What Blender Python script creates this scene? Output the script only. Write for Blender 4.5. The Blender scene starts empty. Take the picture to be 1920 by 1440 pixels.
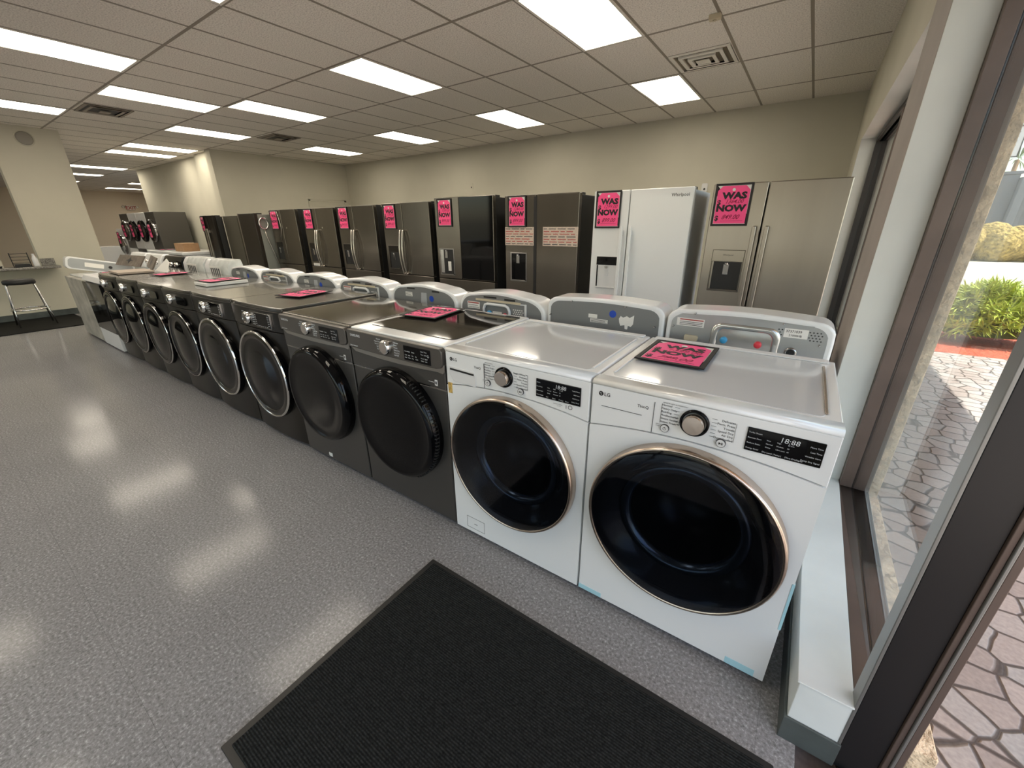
import bpy, bmesh, math, random
from mathutils import Vector, Matrix, Euler
random.seed(7)
S = bpy.context.scene
COL = S.collection
PI = math.pi

# ------------------------------------------------------------------ materials
MATS = {}
def mat(name, col, rough=.5, metal=0., spec=.5, coat=0., emis=None, estr=0., noise=None, bump=None, aniso=0.):
    """procedural Principled; noise=(scale, amount[, stretch xyz]) varies base colour, bump=(scale, strength, distance)."""
    if name in MATS: return MATS[name]
    m = bpy.data.materials.new(name); m.use_nodes = True
    nt = m.node_tree; b = nt.nodes['Principled BSDF']
    b.inputs['Base Color'].default_value = (*col, 1)
    b.inputs['Roughness'].default_value = rough
    b.inputs['Metallic'].default_value = metal
    b.inputs['Specular IOR Level'].default_value = spec
    b.inputs['Coat Weight'].default_value = coat
    b.inputs['Coat Roughness'].default_value = .05
    if aniso: b.inputs['Anisotropic'].default_value = aniso
    if emis:
        b.inputs['Emission Color'].default_value = (*emis, 1); b.inputs['Emission Strength'].default_value = estr
    if noise or bump:
        tc = nt.nodes.new('ShaderNodeTexCoord')
    if noise:
        mp = nt.nodes.new('ShaderNodeMapping'); nt.links.new(tc.outputs['Object'], mp.inputs[0])
        if len(noise) > 2: mp.inputs['Scale'].default_value = noise[2]
        n = nt.nodes.new('ShaderNodeTexNoise'); n.inputs['Scale'].default_value = noise[0]; n.inputs['Detail'].default_value = 5
        nt.links.new(mp.outputs[0], n.inputs['Vector'])
        r = nt.nodes.new('ShaderNodeMapRange'); a = noise[1]
        r.inputs['From Min'].default_value = .3; r.inputs['From Max'].default_value = .7
        r.inputs['To Min'].default_value = 1-a; r.inputs['To Max'].default_value = 1+a
        nt.links.new(n.outputs['Fac'], r.inputs['Value'])
        v = nt.nodes.new('ShaderNodeVectorMath'); v.operation = 'SCALE'; v.inputs[0].default_value = col
        nt.links.new(r.outputs[0], v.inputs['Scale']); nt.links.new(v.outputs[0], b.inputs['Base Color'])
    if bump:
        n = nt.nodes.new('ShaderNodeTexNoise'); n.inputs['Scale'].default_value = bump[0]; n.inputs['Detail'].default_value = 6
        nt.links.new(tc.outputs['Object'], n.inputs['Vector'])
        bp = nt.nodes.new('ShaderNodeBump'); bp.inputs['Strength'].default_value = bump[1]; bp.inputs['Distance'].default_value = bump[2]
        nt.links.new(n.outputs['Fac'], bp.inputs['Height']); nt.links.new(bp.outputs[0], b.inputs['Normal'])
    MATS[name] = m
    return m

def ramp(nt, pts, interp='LINEAR'):
    r = nt.nodes.new('ShaderNodeValToRGB'); r.color_ramp.interpolation = interp
    e = r.color_ramp.elements
    while len(e) > 1: e.remove(e[-1])
    e[0].position = pts[0][0]; e[0].color = (*pts[0][1], 1)
    for p, c in pts[1:]:
        x = e.new(p); x.color = (*c, 1)
    return r

def glass_mat(name, tint, rough=.0, ior=1.5):
    """thin clear sheet: fresnel reflection over tinted see-through."""
    m = bpy.data.materials.new(name); m.use_nodes = True; nt = m.node_tree; nt.nodes.clear()
    o = nt.nodes.new('ShaderNodeOutputMaterial'); mix = nt.nodes.new('ShaderNodeMixShader')
    t = nt.nodes.new('ShaderNodeBsdfTransparent'); t.inputs[0].default_value = (*tint, 1)
    g = nt.nodes.new('ShaderNodeBsdfGlossy'); g.inputs['Roughness'].default_value = rough
    f = nt.nodes.new('ShaderNodeFresnel'); ge = nt.nodes.new('ShaderNodeNewGeometry')
    io = nt.nodes.new('ShaderNodeMapRange'); io.inputs['To Min'].default_value = ior; io.inputs['To Max'].default_value = 1/ior   # same reflection from both sides of the sheet
    nt.links.new(ge.outputs['Backfacing'], io.inputs['Value']); nt.links.new(io.outputs[0], f.inputs[0])
    nt.links.new(f.outputs[0], mix.inputs[0]); nt.links.new(t.outputs[0], mix.inputs[1]); nt.links.new(g.outputs[0], mix.inputs[2])
    nt.links.new(mix.outputs[0], o.inputs[0]); MATS[name] = m
    return m

def floor_mat():
    m = bpy.data.materials.new('vinyl_floor'); m.use_nodes = True; nt = m.node_tree; b = nt.nodes['Principled BSDF']; b.inputs['Specular IOR Level'].default_value = .15
    tc = nt.nodes.new('ShaderNodeTexCoord')
    n = nt.nodes.new('ShaderNodeTexNoise'); n.inputs['Scale'].default_value = 95; n.inputs['Detail'].default_value = 4; n.inputs['Roughness'].default_value = .7
    nt.links.new(tc.outputs['Object'], n.inputs['Vector'])
    r = ramp(nt, [(.30, (.125, .123, .123)), (.45, (.225, .221, .224)), (.57, (.285, .28, .288)), (.70, (.52, .52, .53))])
    nt.links.new(n.outputs['Fac'], r.inputs[0])
    n2 = nt.nodes.new('ShaderNodeTexNoise'); n2.inputs['Scale'].default_value = 1.3; n2.inputs['Detail'].default_value = 4
    nt.links.new(tc.outputs['Object'], n2.inputs['Vector'])
    mr = nt.nodes.new('ShaderNodeMapRange'); mr.inputs['To Min'].default_value = .82; mr.inputs['To Max'].default_value = 1.15
    nt.links.new(n2.outputs['Fac'], mr.inputs['Value'])
    # tile seams every 305 mm
    br = nt.nodes.new('ShaderNodeTexBrick'); br.offset = 0; br.inputs['Scale'].default_value = 1
    br.inputs['Brick Width'].default_value = .305; br.inputs['Row Height'].default_value = .305; br.inputs['Mortar Size'].default_value = .0009
    br.inputs['Color1'].default_value = (1, 1, 1, 1); br.inputs['Color2'].default_value = (1, 1, 1, 1); br.inputs['Mortar'].default_value = (.72, .72, .72, 1)
    nt.links.new(tc.outputs['Object'], br.inputs['Vector'])
    v = nt.nodes.new('ShaderNodeVectorMath'); v.operation = 'SCALE'
    nt.links.new(r.outputs[0], v.inputs[0]); nt.links.new(mr.outputs[0], v.inputs['Scale'])
    v2 = nt.nodes.new('ShaderNodeVectorMath'); v2.operation = 'MULTIPLY'
    nt.links.new(v.outputs[0], v2.inputs[0]); nt.links.new(br.outputs['Color'], v2.inputs[1])
    nt.links.new(v2.outputs[0], b.inputs['Base Color'])
    # worn gloss
    n3 = nt.nodes.new('ShaderNodeTexNoise'); n3.inputs['Scale'].default_value = 2.2; n3.inputs['Detail'].default_value = 6
    nt.links.new(tc.outputs['Object'], n3.inputs['Vector'])
    mr3 = nt.nodes.new('ShaderNodeMapRange'); mr3.inputs['To Min'].default_value = .12; mr3.inputs['To Max'].default_value = .17
    nt.links.new(n3.outputs['Fac'], mr3.inputs['Value']); nt.links.new(mr3.outputs[0], b.inputs['Roughness'])
    bp = nt.nodes.new('ShaderNodeBump'); bp.inputs['Strength'].default_value = .008; bp.inputs['Distance'].default_value = .002
    n4 = nt.nodes.new('ShaderNodeTexNoise'); n4.inputs['Scale'].default_value = 30
    nt.links.new(tc.outputs['Object'], n4.inputs['Vector']); nt.links.new(n4.outputs['Fac'], bp.inputs['Height'])
    nt.links.new(bp.outputs[0], b.inputs['Normal'])
    return m

def tile_ceiling_mat():
    m = bpy.data.materials.new('ceiling_tile'); m.use_nodes = True; nt = m.node_tree; b = nt.nodes['Principled BSDF']
    b.inputs['Roughness'].default_value = .95; b.inputs['Specular IOR Level'].default_value = .1
    tc = nt.nodes.new('ShaderNodeTexCoord'); n = nt.nodes.new('ShaderNodeTexNoise'); n.inputs['Scale'].default_value = 85; n.inputs['Detail'].default_value = 4
    nt.links.new(tc.outputs['Object'], n.inputs['Vector'])
    r = ramp(nt, [(.34, (.60, .56, .51)), (.5, (.80, .755, .69)), (.68, (.90, .86, .79))]); nt.links.new(n.outputs['Fac'], r.inputs[0])
    nt.links.new(r.outputs[0], b.inputs['Base Color'])
    return m

def paver_mat():
    m = bpy.data.materials.new('pavers'); m.use_nodes = True; nt = m.node_tree; b = nt.nodes['Principled BSDF']
    b.inputs['Roughness'].default_value = .9
    tc = nt.nodes.new('ShaderNodeTexCoord')
    dn = nt.nodes.new('ShaderNodeTexNoise'); dn.inputs['Scale'].default_value = 6
    nt.links.new(tc.outputs['Object'], dn.inputs['Vector'])
    ad = nt.nodes.new('ShaderNodeVectorMath'); ad.operation = 'MULTIPLY_ADD'; ad.inputs[1].default_value = (.035, .035, 0)
    nt.links.new(dn.outputs['Color'], ad.inputs[0]); nt.links.new(tc.outputs['Object'], ad.inputs[2])
    vo = nt.nodes.new('ShaderNodeTexVoronoi'); vo.feature = 'DISTANCE_TO_EDGE'; vo.inputs['Scale'].default_value = 7.6; vo.inputs['Randomness'].default_value = .7
    nt.links.new(ad.outputs[0], vo.inputs['Vector'])
    vc = nt.nodes.new('ShaderNodeTexVoronoi'); vc.inputs['Scale'].default_value = 7.6; vc.inputs['Randomness'].default_value = .7
    nt.links.new(ad.outputs[0], vc.inputs['Vector'])
    r = ramp(nt, [(.0, (.22, .20, .19)), (.03, (.34, .31, .29)), (.06, (1, 1, 1))]); nt.links.new(vo.outputs['Distance'], r.inputs[0])
    c = ramp(nt, [(.0, (.33, .275, .25)), (.5, (.42, .36, .33)), (1, (.38, .36, .345))])
    sp = nt.nodes.new('ShaderNodeSeparateColor'); nt.links.new(vc.outputs['Color'], sp.inputs[0]); nt.links.new(sp.outputs[0], c.inputs[0])
    mx = nt.nodes.new('ShaderNodeVectorMath'); mx.operation = 'MULTIPLY'
    nt.links.new(r.outputs[0], mx.inputs[0]); nt.links.new(c.outputs[0], mx.inputs[1])
    fn = nt.nodes.new('ShaderNodeTexNoise'); fn.inputs['Scale'].default_value = 60; fn.inputs['Detail'].default_value = 5
    nt.links.new(tc.outputs['Object'], fn.inputs['Vector'])
    fr = nt.nodes.new('ShaderNodeMapRange'); fr.inputs['To Min'].default_value = .65; fr.inputs['To Max'].default_value = 1.35; nt.links.new(fn.outputs['Fac'], fr.inputs[0])
    mv = nt.nodes.new('ShaderNodeVectorMath'); mv.operation = 'SCALE'; nt.links.new(mx.outputs[0], mv.inputs[0]); nt.links.new(fr.outputs[0], mv.inputs['Scale'])
    nt.links.new(mv.outputs[0], b.inputs['Base Color'])
    bp = nt.nodes.new('ShaderNodeBump'); bp.inputs['Strength'].default_value = .8; bp.inputs['Distance'].default_value = .008
    nt.links.new(r.outputs[0], bp.inputs['Height']); nt.links.new(bp.outputs[0], b.inputs['Normal'])
    return m

def rib_mat():
    m = bpy.data.materials.new('ribbed_carpet'); m.use_nodes = True; nt = m.node_tree; b = nt.nodes['Principled BSDF']
    b.inputs['Roughness'].default_value = .95; b.inputs['Specular IOR Level'].default_value = .15
    tc = nt.nodes.new('ShaderNodeTexCoord')
    w = nt.nodes.new('ShaderNodeTexWave'); w.wave_type = 'BANDS'; w.bands_direction = 'Y'; w.inputs['Scale'].default_value = 38; w.inputs['Distortion'].default_value = .6; w.inputs['Detail'].default_value = 1
    nt.links.new(tc.outputs['Object'], w.inputs['Vector'])
    n = nt.nodes.new('ShaderNodeTexNoise'); n.inputs['Scale'].default_value = 150; n.inputs['Detail'].default_value = 3
    nt.links.new(tc.outputs['Object'], n.inputs['Vector'])
    r = ramp(nt, [(.3, (.008, .0085, .0085)), (.7, (.033, .036, .036))]); nt.links.new(n.outputs['Fac'], r.inputs[0])
    mr = nt.nodes.new('ShaderNodeMapRange'); mr.inputs['To Min'].default_value = .35; mr.inputs['To Max'].default_value = 1.25; nt.links.new(w.outputs['Fac'], mr.inputs[0])
    v = nt.nodes.new('ShaderNodeVectorMath'); v.operation = 'SCALE'; nt.links.new(r.outputs[0], v.inputs[0]); nt.links.new(mr.outputs[0], v.inputs['Scale'])
    nt.links.new(v.outputs[0], b.inputs['Base Color'])
    bp = nt.nodes.new('ShaderNodeBump'); bp.inputs['Strength'].default_value = .7; bp.inputs['Distance'].default_value = .004
    nt.links.new(w.outputs['Fac'], bp.inputs['Height']); nt.links.new(bp.outputs[0], b.inputs['Normal'])
    return m

def light_mat():
    m = bpy.data.materials.new('prismatic_diffuser'); m.use_nodes = True; nt = m.node_tree; nt.nodes.clear()
    o = nt.nodes.new('ShaderNodeOutputMaterial'); e = nt.nodes.new('ShaderNodeEmission')
    tc = nt.nodes.new('ShaderNodeTexCoord'); sx = nt.nodes.new('ShaderNodeSeparateXYZ'); nt.links.new(tc.outputs['Generated'], sx.inputs[0])
    # two pairs of tubes glow through the lens along its length
    mu = nt.nodes.new('ShaderNodeMath'); mu.operation = 'MULTIPLY'; mu.inputs[1].default_value = 4*PI
    nt.links.new(sx.outputs[0], mu.inputs[0])
    cs = nt.nodes.new('ShaderNodeMath'); cs.operation = 'COSINE'; nt.links.new(mu.outputs[0], cs.inputs[0])
    mr = nt.nodes.new('ShaderNodeMapRange'); mr.inputs['From Min'].default_value = -1; mr.inputs['To Min'].default_value = 8.5; mr.inputs['To Max'].default_value = 6.0
    nt.links.new(cs.outputs[0], mr.inputs[0]); nt.links.new(mr.outputs[0], e.inputs['Strength'])
    e.inputs['Color'].default_value = (1, .90, .74, 1)
    nt.links.new(e.outputs[0], o.inputs[0])
    return m

WALL = mat('wall_paint', (.56, .535, .44), .85, spec=.2, noise=(1.6, .035), bump=(120, .12, .002))
REVEAL = mat('reveal_paint', (.66, .66, .62), .7, spec=.3, noise=(3, .05), bump=(60, .2, .003))
CURBW = mat('curb_paint', (.68, .70, .68), .6, spec=.3, noise=(4, .06))
FLOOR = floor_mat(); CEIL = tile_ceiling_mat(); PAVER = paver_mat(); RIB = rib_mat(); LIGHT = light_mat()
GRID = mat('grid_metal', (.26, .225, .18), .5)
FIXT = mat('fixture_white', (.75, .72, .65), .4)
BASE = mat('rubber_base', (.065, .075, .072), .45, noise=(9, .25))
BRONZE = mat('bronze_aluminium', (.135, .098, .082), .38, metal=.35, noise=(7, .12))
BRONZE_D = mat('dark_bronze', (.012, .012, .013), .35, metal=.2)
BRUSHED = mat('brushed_edge', (.27, .27, .26), .4, metal=.7)
STUCCO = mat('stucco', (.80, .61, .40), .95, noise=(22, .3), bump=(30, 1, .03))
WHITE = mat('white_enamel', (.80, .81, .81), .22, spec=.5, coat=.5)
WHITEB = mat('white_plastic', (.70, .70, .70), .35, spec=.5)
GREYW = mat('grey_white_top', (.60, .62, .64), .12, coat=.6)
STEEL = mat('stainless', (.36, .325, .28), .30, metal=.95, noise=(5, .06, (1, 1, .1)), aniso=.3)
STEELD = mat('dark_stainless', (.175, .158, .135), .23, metal=.9, noise=(5, .06, (1, 1, .1)))
PLAT = mat('platinum_panel', (.15, .138, .125), .35, metal=.75)
PLATD = mat('platinum_body', (.105, .10, .094), .34, metal=.7)
PLATL = mat('platinum_band', (.36, .335, .30), .32, metal=.8)
BLKST = mat('black_stainless', (.034, .030, .026), .30, metal=.8)
BLKTOP = mat('black_enamel_top', (.075, .068, .058), .2, metal=.5, coat=.5)
GLOSS = mat('gloss_black', (.002, .002, .0025), .05, spec=.22)
BLACK = mat('matt_black', (.012, .012, .012), .5)
SIDEG = mat('grey_side', (.10, .10, .10), .45)
SIDEW = mat('white_side', (.74, .75, .76), .45)
CHROME = mat('chrome', (.82, .81, .79), .09, metal=1)
CHROMED = mat('dark_chrome', (.35, .34, .33), .14, metal=1)
CHROMEB = mat('black_chrome', (.10, .095, .09), .12, metal=1)
COPPER = mat('rose_metal', (.56, .46, .385), .26, metal=1)
GALV = mat('galvanised', (.40, .41, .41), .38, metal=.75, noise=(6, .08))
GREYP = mat('grey_plate', (.20, .205, .205), .5, metal=.2)
PINK = mat('neon_pink_paper', (1.0, .10, .29), .5, spec=.3)
INK = mat('black_ink', (.015, .013, .013), .6)
PEN = mat('dark_red_marker', (.35, .01, .06), .6)
PAPER = mat('white_paper', (.78, .76, .72), .7)
LCD = mat('display_text', (.62, .64, .66), .5)
GREYINK = mat('grey_ink', (.06, .06, .065), .6)
STEELP = mat('pressed_steel', (.62, .62, .60), .22, metal=.9)
KNOBF = mat('turned_metal', (.66, .58, .50), .30, metal=1, aniso=.8)
BLUE = mat('blue_sticker', (.01, .06, .42), .5)
VBLUE = mat('cold_valve_blue', (.05, .33, .62), .35)
VRED = mat('hot_valve_red', (.75, .05, .07), .35)
CARD = mat('cardboard', (.36, .21, .11), .85, noise=(12, .12))
BROWNB = mat('packing_board', (.15, .125, .10), .8, noise=(14, .25))
GRANITE = mat('granite', (.20, .19, .17), .25, noise=(60, .6))
BEIGE = mat('beige_plastic', (.55, .48, .34), .5)
TAPE = mat('blue_film_tape', (.40, .66, .74), .35)
FILM = mat('shipping_film', (.60, .62, .60), .2, noise=(9, .2))
MULCH = mat('red_mulch', (.48, .10, .05), .95, noise=(28, .5), bump=(40, 1, .03))
LEAF = mat('bush_leaf', (.46, .54, .09), .5, noise=(4, .35))
LEAFD = mat('bush_leaf_dark', (.06, .12, .02), .6)
HEDGE = mat('dry_grass_hedge', (.46, .33, .11), .95, noise=(9, .6), bump=(10, 1, .2))
ASPH = mat('pale_road', (.60, .56, .47), .95, noise=(.5, .1, (1, 6, 1)))
BLDG = mat('grey_render', (.20, .205, .215), .8)
DGREY = glass_mat('smoked_door_glass', (.20, .22, .26), .0, 1.42)
GLASS = glass_mat('window_glass', (.93, .96, .96), .0, 1.5)
DRUM = mat('drum_rim', (.30, .36, .42), .2, metal=.9)
BOWL = mat('inner_bowl', (.012, .013, .015), .3)
LABELP = mat('pinkish_label', (.60, .49, .41), .6, noise=(40, .18, (1, 1, 4)))
REDINK = mat('red_ink', (.40, .05, .04), .6)
STAIN = mat('stained_white', (.40, .38, .33), .5, noise=(5, .35))
FLMAT = mat('floor_tile_dark', (.008, .008, .008), .6, spec=.1)
BACKW = mat('far_wall', (.78, .69, .56), .9)
PALM = mat('palm_green', (.16, .24, .08), .6)

# ------------------------------------------------------------------ mesh building
class MB:
    def __init__(s): s.v = []; s.f = []; s.m = []; s.mats = []; s.sm = []
    def mi(s, m):
        if m not in s.mats: s.mats.append(m)
        return s.mats.index(m)
    def add(s, vs, fs, m, smooth=False, M=None):
        o = len(s.v); i = s.mi(m)
        for v in vs: s.v.append(tuple(M @ Vector(v)) if M else tuple(v))
        for f in fs: s.f.append([o+k for k in f]); s.m.append(i); s.sm.append(smooth)
        return s
    def box(s, x0, x1, y0, y1, z0, z1, m, M=None):
        v = [(x0,y0,z0),(x1,y0,z0),(x1,y1,z0),(x0,y1,z0),(x0,y0,z1),(x1,y0,z1),(x1,y1,z1),(x0,y1,z1)]
        return s.add(v, [(0,3,2,1),(4,5,6,7),(0,1,5,4),(1,2,6,5),(2,3,7,6),(3,0,4,7)], m, M=M)
    def prism(s, pts, ax, a, b, m, smooth=False, M=None):
        """extrude a 2-D outline along axis ax between a and b; outline in the other two axes in order."""
        n = len(pts)
        def P(p, t): return (t, p[0], p[1]) if ax == 0 else ((p[0], t, p[1]) if ax == 1 else (p[0], p[1], t))
        v = [P(p, a) for p in pts] + [P(p, b) for p in pts]
        s.add(v, [tuple(range(n))[::-1], tuple(range(n, 2*n))], m, M=M)
        o = len(s.v)-2*n; i = s.mi(m)
        for k in range(n):
            s.f.append([o+k, o+(k+1) % n, o+n+(k+1) % n, o+n+k]); s.m.append(i); s.sm.append(smooth)
        return s
    def cyl(s, c, ax, r, h, m, n=28, r2=None, M=None):
        r2 = r if r2 is None else r2
        return s.lathe([(0, 0), (r, 0), (r2, h), (0, h)], c, ax, m, n, M=M, smooth=False)
    def lathe(s, prof, c, ax, m, n=40, smooth=True, M=None):
        v = []
        for r, t in prof:
            for k in range(n):
                a = 2*PI*k/n; p, q = r*math.cos(a), r*math.sin(a)
                if ax == 2: v.append((c[0]+p, c[1]+q, c[2]+t))
                elif ax == 1: v.append((c[0]+p, c[1]+t, c[2]+q))
                else: v.append((c[0]+t, c[1]+p, c[2]+q))
        fs = []
        for j in range(len(prof)-1):
            for k in range(n):
                fs.append((j*n+k, j*n+(k+1) % n, (j+1)*n+(k+1) % n, (j+1)*n+k))
        return s.add(v, fs, m, smooth, M)
    def tube(s, path, r, m, n=10, closed=False, M=None):
        P = [Vector(p) for p in path]; N = len(P); v = []
        up = None
        for i, p in enumerate(P):
            t = (P[(i+1) % N]-P[i-1]) if closed else (P[min(i+1, N-1)]-P[max(i-1, 0)])
            t.normalize()
            if up is None:
                up = Vector((0, 0, 1)) if abs(t.z) < .9 else Vector((1, 0, 0))
            a = t.cross(up)
            if a.length < 1e-4: a = t.orthogonal()
            a.normalize(); b = a.cross(t).normalized(); up = b if not closed else up
            for k in range(n):
                w = 2*PI*k/n; v.append(p+a*math.cos(w)*r+b*math.sin(w)*r)
        fs = []
        for i in range(N if closed else N-1):
            j = (i+1) % N
            for k in range(n): fs.append((i*n+k, i*n+(k+1) % n, j*n+(k+1) % n, j*n+k))
        if not closed: fs += [tuple(range(n))[::-1], tuple((N-1)*n+k for k in range(n))]
        return s.add(v, fs, m, True, M)
    def build(s, name, parent=None, bevel=0, seg=2, loc=None, rot=None, fix=True):
        me = bpy.data.meshes.new(name); me.from_pydata(s.v, [], s.f)
        for m in s.mats: me.materials.append(m)
        for p, i, k in zip(me.polygons, s.m, s.sm): p.material_index = i; p.use_smooth = k
        if fix:
            bm = bmesh.new(); bm.from_mesh(me); bmesh.ops.remove_doubles(bm, verts=bm.verts, dist=1e-6)
            bmesh.ops.recalc_face_normals(bm, faces=bm.faces); bm.to_mesh(me); bm.free()
        me.update()
        o = bpy.data.objects.new(name, me); COL.objects.link(o)
        if bevel:
            b = o.modifiers.new('bevel', 'BEVEL'); b.width = bevel; b.segments = seg; b.limit_method = 'ANGLE'; b.angle_limit = math.radians(40)
            b.harden_normals = True
            for p in me.polygons: p.use_smooth = True
        if parent: o.parent = parent
        if loc is not None: o.location = loc
        if rot is not None: o.rotation_euler = rot
        return o

def tag(o, label, cat, group=None):
    o['label'] = label; o['category'] = cat
    if group: o['group'] = group
    return o
def thing(name, label, cat, loc=(0, 0, 0), rz=0, group=None):
    o = bpy.data.objects.new(name, None); COL.objects.link(o); o.location = loc; o.rotation_euler = (0, 0, rz)
    o.empty_display_size = .1
    return tag(o, label, cat, group)
def struct(o): o['kind'] = 'structure'; return o
def B1(name, x0, x1, y0, y1, z0, z1, m, parent=None, bevel=0):
    return MB().box(x0, x1, y0, y1, z0, z1, m).build(name, parent, bevel)
def rrect(x0, x1, z0, z1, r, n=6, r_top=None):
    """rounded rectangle outline"""
    rt = r if r_top is None else r_top; pts = []
    for cx, cz, a0, rr in ((x1-r, z0+r, -90, r), (x1-rt, z1-rt, 0, rt), (x0+rt, z1-rt, 90, rt), (x0+r, z0+r, 180, r)):
        for k in range(n+1):
            a = math.radians(a0+90*k/n); pts.append((cx+rr*math.cos(a), cz+rr*math.sin(a)))
    return pts

_tc = {}
def glyphs(s, bold, shear):
    k = (s, bold, shear)
    if k not in _tc:
        cu = bpy.data.curves.new('lettering', 'FONT'); cu.body = s; cu.size = 1; cu.resolution_u = 2
        cu.offset = bold; cu.shear = shear
        o = bpy.data.objects.new('lettering', cu); COL.objects.link(o)
        bpy.context.view_layer.update()
        dg = bpy.context.evaluated_depsgraph_get()
        me = bpy.data.meshes.new_from_object(o.evaluated_get(dg))
        _tc[k] = ([v.co.copy() for v in me.vertices], [tuple(p.vertices) for p in me.polygons])
        bpy.data.objects.remove(o); bpy.data.curves.remove(cu); bpy.data.meshes.remove(me)
    return _tc[k]
FRONT = lambda y: Matrix(((1,0,0,0),(0,0,-1,y),(0,1,0,0),(0,0,0,1)))   # text x->x, y->z, facing -y at depth y
TOPM = lambda z: Matrix(((1,0,0,0),(0,1,0,0),(0,0,1,z),(0,0,0,1)))
def text(mb, s, x, y, size, m, M, align='l', bold=0., shear=0., sx=1.):
    v, f = glyphs(s, bold, shear)
    if not v: return
    x0 = min(p.x for p in v); x1 = max(p.x for p in v); w = (x1-x0)*size*sx
    ox = {'l': 0, 'c': -w/2, 'r': -w}[align]
    vv = [((p.x-x0)*size*sx+ox+x, p.y*size+y, 0) for p in v]
    mb.add(vv, f, m, M=M)

# ------------------------------------------------------------------ room shell
H = 3.035
X0, Y0 = -1.7465, 3.177
XR = .066
struct(B1('floor', -30, .10, -7.2, 6.7, -.1, 0, FLOOR))
struct(B1('ceiling', -30, .4, -7.2, 6.7, H, H+.2, CEIL))
g = MB()
for i in range(-3, 45):
    x = X0-.61*i
    if x < .06: g.box(x-.013, x+.013, -7, 6.5, H-.0012, H+.002, GRID)
for j in range(-9, 3):
    y = Y0+1.22*j
    g.box(-28, .05, y-.013, y+.013, H-.0016, H+.002, GRID)
struct(g.build('trim_1'))
struct(B1('wall_back', -11.35, .3, 6.5, 6.7, 0, H+.01, WALL))
struct(B1('wall_left', -11.4, -11.15, 3.2, 6.5, 0, H+.01, WALL))
struct(MB().box(-16.8, -11.4, 3.42, 3.6, 0, H+.01, WALL).box(-12.25, -11.4, 3.3, 3.42, 0, H+.01, WALL).build('wall_left_passage'))
struct(MB().box(-11.3, -11.1, .1, .93, 0, H+.01, WALL).box(-11.3, -11.1, -7, .1, 0, .845, WALL).box(-11.3, -11.1, -7, .1, 2.75, H+.01, WALL).build('wall_left_counter'))
struct(B1('wall_left_far', -27.2, -27, -7.2, 6.6, 0, H+.01, BACKW))
struct(B1('wall_passage_end', -27, -16.8, 6.4, 6.6, 0, H+.01, BACKW))
struct(B1('wall_behind_counter', -14.2, -14, -7.2, -.1, 0, H+.01, WALL))
struct(B1('wall_passage_front', -27.2, -14.2, -7.2, -7, 0, H+.01, WALL))
struct(MB().box(-11.099, -11.088, -7, .93, 0, .11, BASE).build('baseboard_left'))
struct(B1('baseboard_back', -11.1, .05, 6.488, 6.5, 0, .1, BASE))
# door in the left wall beyond the refrigerators
d = MB(); d.box(-11.15, -11.135, 5.27, 6.31, 0, 2.1, WALL)
for a in ((5.24, 5.29, 0, 2.13), (6.29, 6.34, 0, 2.13), (5.24, 6.34, 2.08, 2.13)): d.box(-11.15, -11.12, a[0], a[1], a[2], a[3], WALL)
dd = struct(d.build('door_1', bevel=.004))
struct(MB().lathe([(0, 0), (.028, 0), (.028, .03), (.0, .05)], (-11.12, 5.4, 1.0), 0, CHROMED, 16).build('door_handle', dd))

# window wall (x = .06 inner face), openings: window 1 y -.12..1.16, window 2 y 1.68..5.16, door y -1.12..-.12
ZH = 2.31
w = MB()
w.box(XR, .36, 5.16, 6.5, 0, H+.01, WALL)
w.box(XR, .305, 1.16, 1.68, 0, H+.01, WALL)
w.box(XR, .36, -7.2, 5.16, ZH, H+.01, WALL)
w.box(XR, .19, 1.68, 5.16, 0, .25, WALL)
w.box(XR, .36, -1.45, -1.17, 0, ZH, WALL)
w.box(XR, .36, -7.2, -7, 0, ZH, WALL)
struct(w.build('wall_right'))
struct(B1('trim_6', .0655, .0665, 1.162, 1.68, .25, 2.9, mat('taupe_post', (.33, .295, .27), .6, noise=(5, .06))))
# pale painted reveals lining the openings
r = MB()
r.box(XR+.0005, .195, 1.156, 1.16, .25, ZH, REVEAL)
r.box(XR+.0005, .2, 5.156, 5.16, .25, ZH, REVEAL)
r.box(XR+.0005, .2, -.12, 1.16, ZH-.004, ZH, REVEAL); r.box(XR+.0005, .2, 1.68, 5.16, ZH-.004, ZH, REVEAL)
struct(r.build('trim_2'))
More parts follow.
